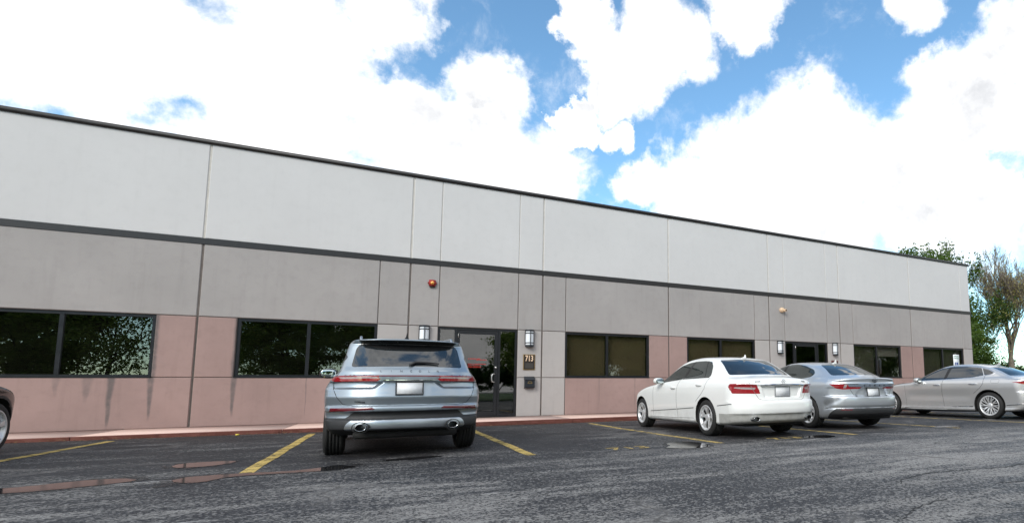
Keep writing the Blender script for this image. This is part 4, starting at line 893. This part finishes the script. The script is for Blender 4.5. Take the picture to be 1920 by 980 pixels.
# puddles
def water():
    m = bpy.data.materials.new('puddle water'); m.use_nodes = True; t = NT(m.node_tree); p = t.n('ShaderNodeBsdfPrincipled'); g = t.n('ShaderNodeNewGeometry').outputs['Position']
    t.put(p.inputs['Base Color'], t.mix(t.noise(g, 20, 4), (.012, .012, .014), (.03, .029, .03))); p.inputs['Roughness'].default_value = .05; p.inputs['IOR'].default_value = 1.33
    t.put(p.inputs['Normal'], t.n('ShaderNodeBump', Strength=.03, Distance=.002, Height=t.noise(g, 9, 2))); t.n('ShaderNodeOutputMaterial', Surface=p); return m
M['water'] = water()
def damp():
    m = bpy.data.materials.new('damp asphalt'); m.use_nodes = True; t = NT(m.node_tree); p = t.n('ShaderNodeBsdfPrincipled'); g = t.n('ShaderNodeNewGeometry').outputs['Position']
    t.put(p.inputs['Base Color'], t.mix(t.noise(g, 40, 4), (.008, .008, .009), (.02, .02, .021))); p.inputs['Roughness'].default_value = .42
    t.put(p.inputs['Normal'], t.n('ShaderNodeBump', Strength=.4, Distance=.004, Height=t.noise(g, 45, 5)))
    t.n('ShaderNodeOutputMaterial', Surface=t.n('ShaderNodeMixShader', i0=t.mapr(t.noise(g, 8, 8, .7), .38, .60, .85, .0), i1=t.n('ShaderNodeBsdfTransparent'), i2=p)); return m
M['damp'] = damp()
def ragged(pts, n=7, amp=.022):
    out = []; k = len(pts)
    for i in range(k):
        p0, p1, p2, p3 = [Vector(pts[(i+q) % k]) for q in (-1, 0, 1, 2)]
        for j in range(n):
            u = j/n; q = .5*((2*p1)+(p2-p0)*u+(2*p0-5*p1+4*p2-p3)*u*u+(3*p1-p0-3*p2+p3)*u**3); out.append((q.x+random.uniform(-amp, amp), q.y+random.uniform(-amp, amp)))
    return out
for pts in ([(-2.95,7.16),(-2.67,7.28),(-2.45,7.42),(-2.20,7.41),(-2.0,7.19),(-2.13,7.02),(-2.44,6.85),(-2.75,6.83),(-3.4,6.9),(-3.5,7.1)],
            [(-1.69,6.95),(-1.64,7.14),(-1.44,7.2),(-1.13,7.19),(-.79,7.15),(-.53,7.29),(-.42,7.42),(-.22,7.18),(-.35,7.02),(-.54,6.96),(-.80,6.97),(-1.25,6.96),(-1.40,6.72),(-1.56,6.72)],
            [(-1.96,8.15),(-2.03,8.5),(-1.78,8.62),(-1.52,8.52),(-1.54,8.27),(-1.72,8.09)], [(.08,7.62),(.38,7.78),(.71,7.74),(.55,7.61),(.24,7.54)],
            [(3.89,7.62),(4.12,7.68),(4.33,7.54),(4.34,7.3),(4.26,6.99),(4.15,6.84),(3.91,6.80),(3.70,6.88),(3.60,7.09),(3.74,7.25)], [(6.33,7.27),(6.52,7.40),(6.76,7.46),(6.95,7.40),(6.95,7.19),(6.82,7.06),(6.58,7.03),(6.43,7.14)], [(10.2,7.6),(10.6,7.8),(11.1,7.7),(10.9,7.5),(10.5,7.45)]):
    cx_ = sum(q[0] for q in pts)/len(pts); cy_ = sum(q[1] for q in pts)/len(pts)
    strip(ragged([(cx_+(a-cx_)*1.18, cy_+(b-cy_)*1.45) for a, b in pts], 7, .05), .0042, 'damp_patch', M['damp'], lot)
    tag(strip(ragged(pts, 7, .012), .0055 if pts[0][0] > -1.7 or True else 0, 'puddle', M['water']), kind='structure')
# walkway slabs with a ragged red kerb
YK = 13.92
wk = empty('walkway', (0, 0, 0)); tag(wk, kind='structure')
xs = [-17.0+3.05*i for i in range(15)]
for a, b in zip(xs, xs[1:]):
    MB().box(a+.006, b-.006, YK+.012, D+.02, -.05, .12, .010).build('slab', M['walk'], wk)
    n = 26; mb = MB(); v = []; f = []; prof = [(.03, .121), (.0, .1235), (-.010, .112), (-.006, .05), (-.004, -.06), (.03, -.06)]
    for i in range(n+1):
        x = a+.006+(b-a-.012)*i/n
        for j, (dy, z) in enumerate(prof): q = random.uniform(-.008, .008) if j in (2, 3) else 0; v.append((x, YK+dy+q-(random.uniform(0, .012) if j == 3 else 0), z+q*.5))
    for i in range(n):
        for j in range(5): f.append((i*6+j, i*6+j+1, (i+1)*6+j+1, (i+1)*6+j))
    f += [tuple(range(6)), tuple(n*6+j for j in range(5, -1, -1))]
    mb.add(v, f).build('kerb_stone', M['kerb'], wk)
lf = MB()
for i in range(420):
    x = random.uniform(-8, 9); y = YK-.02-abs(random.gauss(0, .07)); a = random.uniform(0, 6.28); r = random.uniform(.008, .026); z = gz(x)+.006+random.uniform(0, .02)
    lf.add([(x+r*math.cos(a), y+r*math.sin(a), z), (x-r*.5*math.sin(a), y+r*.5*math.cos(a), z+.008), (x-r*math.cos(a), y-r*math.sin(a), z+.003), (x+r*.5*math.sin(a), y-r*.5*math.cos(a), z)], [(0, 1, 2, 3)])
tag(lf.build('leaf_litter', pmat('dry leaf litter', (.20, .12, .05), .9, var=.6, scale=40)), 'dry leaf litter gathered along the foot of the red kerb', 'leaves', kind='stuff')
yl = MB()
yl.box(-2.46, -2.40, 13.70, 13.74, gz(-2.4), gz(-2.4)+.03, .006); tag(yl.build('litter_scrap', pmat('yellow scrap', (.7, .55, .08), .6)), 'small yellow scrap of litter lying by the kerb', 'litter')

# ------------------------------------------------------------------ fittings on the facade
M['lamp_black'] = pmat('black lantern metal', (.012, .016, .022), .4); M['lamp_glass'] = pmat('frosted lantern glass', (.80, .84, .88), .35, coat=.3)
def lantern(x, label):
    o = empty('wall_lantern', (x, D, 2.13)); tag(o, label, 'wall lamp', 'wall lanterns beside the entrances')
    h, w2, dp = .50, .125, .13
    MB().box(-w2*.9, w2*.9, -.03, -.001, 0.01, h-.01, .006).build('back_plate', M['lamp_black'], o)
    mb = MB()
    for a in (-math.pi*.5,): pass
    P = [(w2*math.cos(a), -.02-dp*math.sin(a)) for a in [math.pi*i/10 for i in range(11)]]
    for z0, z1, ex in ((h-.045, h, 1.05), (0, .055, 1.0)): mb.prism([(a*ex, -.01+(b+.01)*ex) for a, b in P], z0, z1, 'Z')
    for z0, z1 in ((h-.115, h-.09), (.10, .125)): mb.prism([(a*1.02, b*1.02) for a, b in P], z0, z1, 'Z')
    for i in (0, 5, 10): a, b = P[i]; mb.box(a-.009, a+.009, b-.012, b+.008, .05, h-.04)
    mb.build('cage', M['lamp_black'], o)
    MB().prism([(a*.93, -.01+(b+.01)*.93) for a, b in P], .05, h-.04, 'Z').build('glass_shade', M['lamp_glass'], o)
lantern(.93, 'black wall lantern with frosted glass behind the sport utility car'); lantern(3.725, 'black wall lantern with frosted glass above the 713 plaque')
lantern(13.06, 'black wall lantern with frosted glass under the small beige floodlight'); lantern(15.86, 'black wall lantern with frosted glass above the small dark red plaque')
o = empty('number_plaque', (3.73, D, 1.455)); tag(o, 'dark brown plaque with gold edge reading 713 by the entrance', 'sign')
M['gold'] = pmat('gold edge', (.42, .28, .10), .35, metal=.7); M['cream'] = pmat('cream numerals', (.85, .62, .42), .5); M['plaque'] = pmat('dark brown plaque', (.022, .014, .010), .45)
MB().box(-.17, .17, -.018, -.001, 0, .455).build('gold_edge', M['gold'], o); MB().box(-.155, .155, -.024, -.0185, .015, .44).build('plaque_face', M['plaque'], o)
MB().box(-.11, .11, -.027, -.0245, .05, .20).build('lower_insert', pmat('dull insert', (.045, .04, .035), .6), o)
tm = text_mesh('numerals', '713', .185, .003, .004, 1.0); q = link('numerals', tm, M['cream'], o); q.rotation_euler = (math.pi/2, 0, 0); q.location = (0, -.028, .33); q.scale = (.86, 1.25, 1)
o = empty('mailbox', (3.74, D, .92)); tag(o, 'black wall mailbox with a small gold crest under the 713 plaque', 'mailbox')
MB().prism([(-.001, 0), (-.11, .01), (-.12, .04), (-.12, .22), (-.10, .25), (-.001, .25)], -.14, .14, 'X').build('box', M['lamp_black'], o)
MB().prism([(-.001, .252), (-.105, .252), (-.135, .235), (-.137, .245), (-.09, .30), (-.001, .345)], -.148, .148, 'X').build('lid', M['lamp_black'], o)
cr = MB()
for i in range(7): a = math.pi*i/6; cr.box(math.cos(a)*.055-.009, math.cos(a)*.055+.009, -.1265, -.1205, .155+math.sin(a)*.045-.007, .155+math.sin(a)*.045+.007)
cr.box(-.06, .06, -.1265, -.1205, .138, .150); cr.build('crest', M['gold'], o)
o = empty('fire_alarm', (1.08, D, 3.80)); tag(o, 'red fire alarm horn with amber strobe high on the grey panel', 'alarm')
M['alarm_red'] = pmat('red alarm housing', (.32, .018, .018), .4); M['amber'] = pmat('amber strobe lens', (.85, .36, .03), .15, coat=1.)
MB().box(-.085, .085, -.06, -.001, -.085, .085, .012).box(-.11, -.086, -.045, -.005, -.02, .02, .005).box(.086, .11, -.045, -.005, -.02, .02, .005).build('housing', M['alarm_red'], o)
MB().lathe([(-.12, 0), (-.115, .03), (-.095, .045), (-.06, .05)], 20, 'Y').build('strobe_lens', M['amber'], o); MB().box(-.07, .07, -.05, -.01, -.12, -.086, .008).build('horn_grille', M['plaque'], o)
o = empty('floodlight', (13.18, D, 3.80)); tag(o, 'small beige floodlight high on the panel by the far entrance', 'floodlight')
M['beige'] = pmat('beige housing', (.72, .52, .34), .5)
MB().lathe([(-.13, .0), (-.12, .075), (-.05, .10), (-.001, .09)], 24, 'Y').build('housing', M['beige'], o); MB().lathe([(-.20, .035), (-.20, .05), (-.08, .045)], 18, 'Y', (.075, 0, -.02)).build('lamp_head', M['beige'], o); MB().lathe([(-.19, 0), (-.19, .035)], 18, 'Y', (.075, 0, -.02)).build('lens', M['plaque'], o)
o = empty('suite_plaque', (15.83, D, 1.48)); tag(o, 'small dark red plaque beside the far entrance', 'sign'); MB().box(-.175, .175, -.02, -.001, 0, .44).build('edge', pmat('dark red edge', (.12, .02, .02), .5), o); MB().box(-.15, .15, -.026, -.0205, .02, .40).build('face', M['plaque'], o)
# accessible parking sign
sx_, sy_ = 20.75, 14.25
o = empty('parking_sign', (sx_, sy_, .12)); tag(o, 'white and green accessible parking sign on a post in front of the last window', 'sign')
M['sign_white'] = pmat('white sign face', (.80, .83, .84), .4); M['sign_green'] = pmat('green sign print', (.03, .22, .12), .5); M['sign_blue'] = pmat('blue sign print', (.02, .06, .28), .5)
MB().box(-.03, .03, .004, .04, 0, 2.05).build('post', M['steel'], o); MB().box(-.19, .19, -.004, .003, 1.35, 2.03, .003).build('sign_face', M['sign_white'], o)
for body, z, sz in (('RESERVED', 1.955, .068), ('PARKING', 1.875, .075)):
    q = link('sign_words', text_mesh('sign_words', body, sz, .001, .001), M['sign_green'], o); q.rotation_euler = (math.pi/2, 0, 0); q.location = (0, -.006, z)
MB().box(-.10, .10, -.0065, -.0045, 1.47, 1.71).build('blue_square', M['sign_blue'], o)
mb = MB().tube([(-.02, -.008, 1.67), (-.015, -.008, 1.60), (.03, -.008, 1.60), (.05, -.008, 1.53)], .009, 6).tube([(.035*math.cos(a*.5)-.01, -.008, 1.555+.04*math.sin(a*.5)) for a in range(5, 13)], .008, 6); mb.lathe([(-.009, 0), (-.009, .014), (-.0066, .014)], 12, 'Y', (-.022, 0, 1.69)); mb.build('wheelchair_symbol', M['sign_white'], o)

# ------------------------------------------------------------------ trees
def bark(name, col): return pmat(name, col, .9, var=.45, scale=9, bump=.6, bscale=22)
def leafmat(name, a, b):
    m = bpy.data.materials.new(name); m.use_nodes = True; t = NT(m.node_tree); g = t.n('ShaderNodeNewGeometry').outputs['Position']
    rp = t.n('ShaderNodeNewGeometry').outputs['Random Per Island']; n = t.noise(g, .9, 3)
    c = t.mix(t.m('ADD', t.m('MULTIPLY', rp, .6), t.m('MULTIPLY', n, .4)), a, b)
    d = t.n('ShaderNodeBsdfPrincipled', Base__Color=c, Roughness=.6); tl = t.n('ShaderNodeBsdfTranslucent', Color=c)
    t.n('ShaderNodeOutputMaterial', Surface=t.n('ShaderNodeMixShader', i0=.5, i1=d, i2=tl)); return m
M['bark'] = bark('grey brown bark', (.24, .20, .16)); M['bark_dark'] = bark('dark bark', (.035, .028, .022))
M['leaf'] = leafmat('spring green leaves', (.045, .10, .014), (.13, .20, .03)); M['leaf_dark'] = leafmat('deep green leaves', (.02, .06, .012), (.06, .12, .025)); M['leaf_lot'] = leafmat('bright spring leaves', (.10, .19, .03), (.26, .34, .07)); M['bud'] = leafmat('yellow green buds', (.38, .37, .10), (.55, .46, .20))
def make_tree(name, h, spread, trunk_r, depth, leaf_n, leaf_s, seed, base_split=.25, lean=.55, lm='leaf', bm_='bark', fork=(3, 4), leaf_from=0.2, twig_r=.012, fill=0., fz=(.16, .93), fr=.36, up=.10):
    r = random.Random(seed); mb = MB(); ends = []
    def grow(p, d, L, rad, lev):
        n = 4 if lev < 2 else 3; pts = [p]; q = p; dd_ = d
        for i in range(n):
            dd_ = (dd_+Vector((r.gauss(0, .13), r.gauss(0, .13), r.gauss(.05, .08)))).normalized(); q = q+dd_*(L/n); pts.append(q)
        r1 = max(rad*.62, twig_r*.6); mb.tube(pts, [rad+(r1-rad)*i/n for i in range(n+1)], 8 if lev < 2 else (5 if lev < 4 else 3), cap=False)
        if lev >= depth-2: ends.extend([(pts[i], lev) for i in range(1, n+1)])
        if lev >= depth: return
        k = r.randint(*fork)
        for i in range(k):
            az = 2*math.pi*(i+r.random()*.7)/k; tl = r.uniform(.30, .72)*lean*1.5; b = Vector((math.cos(az), math.sin(az), 0)); b = (b-dd_*b.dot(dd_)).normalized()
            st = pts[-1] if i == 0 or lev == 0 else pts[r.randint(max(1, n-2), n)]
            nd = (dd_*math.cos(tl)+b*math.sin(tl)*spread+Vector((0, 0, up))).normalized(); grow(st, nd, L*r.uniform(.66, .86), r1*r.uniform(.62, .85), lev+1)
    grow(Vector((0, 0, -.1)), Vector((r.gauss(0, .04), r.gauss(0, .04), 1)).normalized(), h*base_split, trunk_r, 0)
    zs = max(e.z for e, _ in ends); k = h/zs; mb.v = [(a*k, b*k, c*k) for a, b, c in mb.v]   # trunk radius is given before this scaling
    E_ = np.array([(e.x*k, e.y*k, e.z*k) for e, _ in ends]); E_ = E_[E_[:, 2] > h*leaf_from]
    g = np.random.default_rng(seed); pk = E_[g.integers(0, len(E_), leaf_n)]+g.normal(0, .22, (leaf_n, 3))*np.array([1, 1, .8])*max(.6, h/14)
    if fill:
        nf = int(leaf_n*fill); nc = 150; u = g.normal(size=(nc, 3)); u /= np.linalg.norm(u, axis=1)[:, None]; u *= g.uniform(.45, 1., (nc, 1))
        cz = u[:, 2]*(fz[1]-fz[0])/2+(fz[0]+fz[1])/2; wd_ = np.where(cz < .35, .75+.25*cz/.35, 1.)
        cc = np.stack([u[:, 0]*fr*h*wd_, u[:, 1]*fr*h*wd_, cz*h], 1); rad = g.uniform(.25, .75, nc)*h/12
        pi_ = g.integers(0, nc, nf); pk[:nf] = cc[pi_]+g.normal(size=(nf, 3))*rad[pi_][:, None]*np.array([1, 1, .6])
    a = g.normal(size=(leaf_n, 3)); a /= np.linalg.norm(a, axis=1)[:, None]; b = np.cross(a, g.normal(size=(leaf_n, 3))); b /= np.linalg.norm(b, axis=1)[:, None]
    s_ = (leaf_s*g.uniform(.6, 1.3, leaf_n))[:, None]
    Vv = np.stack([pk-a*s_, pk+b*s_*.55, pk+a*s_, pk-b*s_*.55], 1).reshape(-1, 3); Ff = np.arange(leaf_n*4).reshape(-1, 4)
    return mb.mesh('trunk'), npmesh('crown', Vv, Ff, smooth=False), M[bm_], M[lm]
def plant(tree, name, loc, label, group, rz=0, sc=1.):
    tm_, cm_, b_, l_ = tree; o = empty(name, loc, rz); o.scale = (sc, sc, sc); tag(o, label, 'tree', group); link('trunk', tm_, b_, o); link('crown', cm_, l_, o); return o
bare = make_tree('bare', 15.6, .8, .17, 7, 7500, .075, 11, .10, .50, 'bud', 'bark', (2, 4), .10, .014, .35, (.12, .70), .33, .18)
plant(bare, 'budding_tree', (54.2, 31.5, 0), 'tall half bare tree with pale yellow green buds right of the building', 'trees beyond the building', .4)
dense = make_tree('dense', 12.5, .5, .10, 5, 30000, .12, 5, .16, .5, 'leaf', 'bark_dark', (3, 4), .05, fill=.85, fz=(.05, .95), fr=.24, up=.25)
plant(dense, 'leafy_tree', (50.6, 33.5, 0), 'dense dark green tree between the building corner and the half bare tree', 'trees beyond the building', 1.0, .80)
plant(dense, 'leafy_tree', (41.2, 30.8, 0), 'green tree whose top shows above the dark roof edge', 'trees beyond the building', 2.2, 1.13)
hedge_m = make_tree('hedge', 3.4, 1.3, .04, 4, 9000, .11, 9, .12, .8, 'leaf_dark', 'bark_dark', (3, 4), .0)
for i, (x, y, s_) in enumerate(((52.5, 37, .9), (57, 38, 1.05), (61, 39, 1.0), (65, 38, 1.1))):
    o = plant(hedge_m, 'shrub', (x, y, 0), 'low dark shrub under the half bare tree', 'shrubs below the trees', i*1.3, s_); o['category'] = 'shrub'
lawn = link('lawn', npmesh('lawn', [(27, 18, .03), (200, 18, .03), (200, 160, .03), (27, 160, .03), (-200, -160, .085), (200, -160, .02), (200, -17, .02), (-200, -17, .085)], [(0, 1, 2, 3), (4, 5, 6, 7)], smooth=False), pmat('mown grass', (.055, .11, .025), .9, var=.4, scale=1.5, bump=.5, bscale=40)); tag(lawn, kind='structure')
# trees across the lot, which the window glass mirrors
road = make_tree('lot', 11.5, 1.05, .09, 5, 38000, .13, 21, .15, .62, 'leaf_lot', 'bark_dark', (3, 4), .10, fill=.75, fz=(.10, .95), fr=.34)
thin = make_tree('thin', 12.0, 1.0, .09, 6, 12000, .12, 23, .16, .6, 'leaf_lot', 'bark_dark', (3, 4), .10, fill=.6, fz=(.14, .9), fr=.33)
for i, (x, y, tr, s_) in enumerate(((-33, -24, 0, 1.0), (-27, -21, 0, .9), (-21.5, -23, 0, 1.0), (-17, -21, 1, 1.0), (-11, -25, 1, .95), (-6.5, -21, 0, .85), (-1, -23, 0, .95), (12.6, -22, 0, .9), (20, -24, 0, 1.0), (27, -22, 1, 1.0), (34, -24, 0, 1.05), (43, -23, 0, 1.0), (53, -25, 0, 1.0), (64, -24, 0, 1.05), (73, -23, 0, 1.0), (81, -25, 0, 1.1), (16.4, -25, 0, 1.05), (23.6, -21, 0, .9), (30.2, -25.5, 0, 1.0), (38.5, -22, 0, .95), (48, -22, 0, .95))):
    plant(road if tr == 0 else thin, 'lot_tree', (x, y, 0), 'leafy tree across the lot mirrored in the window glass' if tr == 0 else 'thinly leaved tree across the lot mirrored in the window glass', 'trees across the lot', i*1.7, s_)
for i, (x, y) in enumerate(((4.5, -22), (7.6, -23.5), (9.5, -21.5))):
    o = plant(hedge_m, 'shrub', (x, y, 0), 'low dark shrub across the lot mirrored in the entrance glass', 'shrubs across the lot', i*2.1, 1.0); o['category'] = 'shrub'
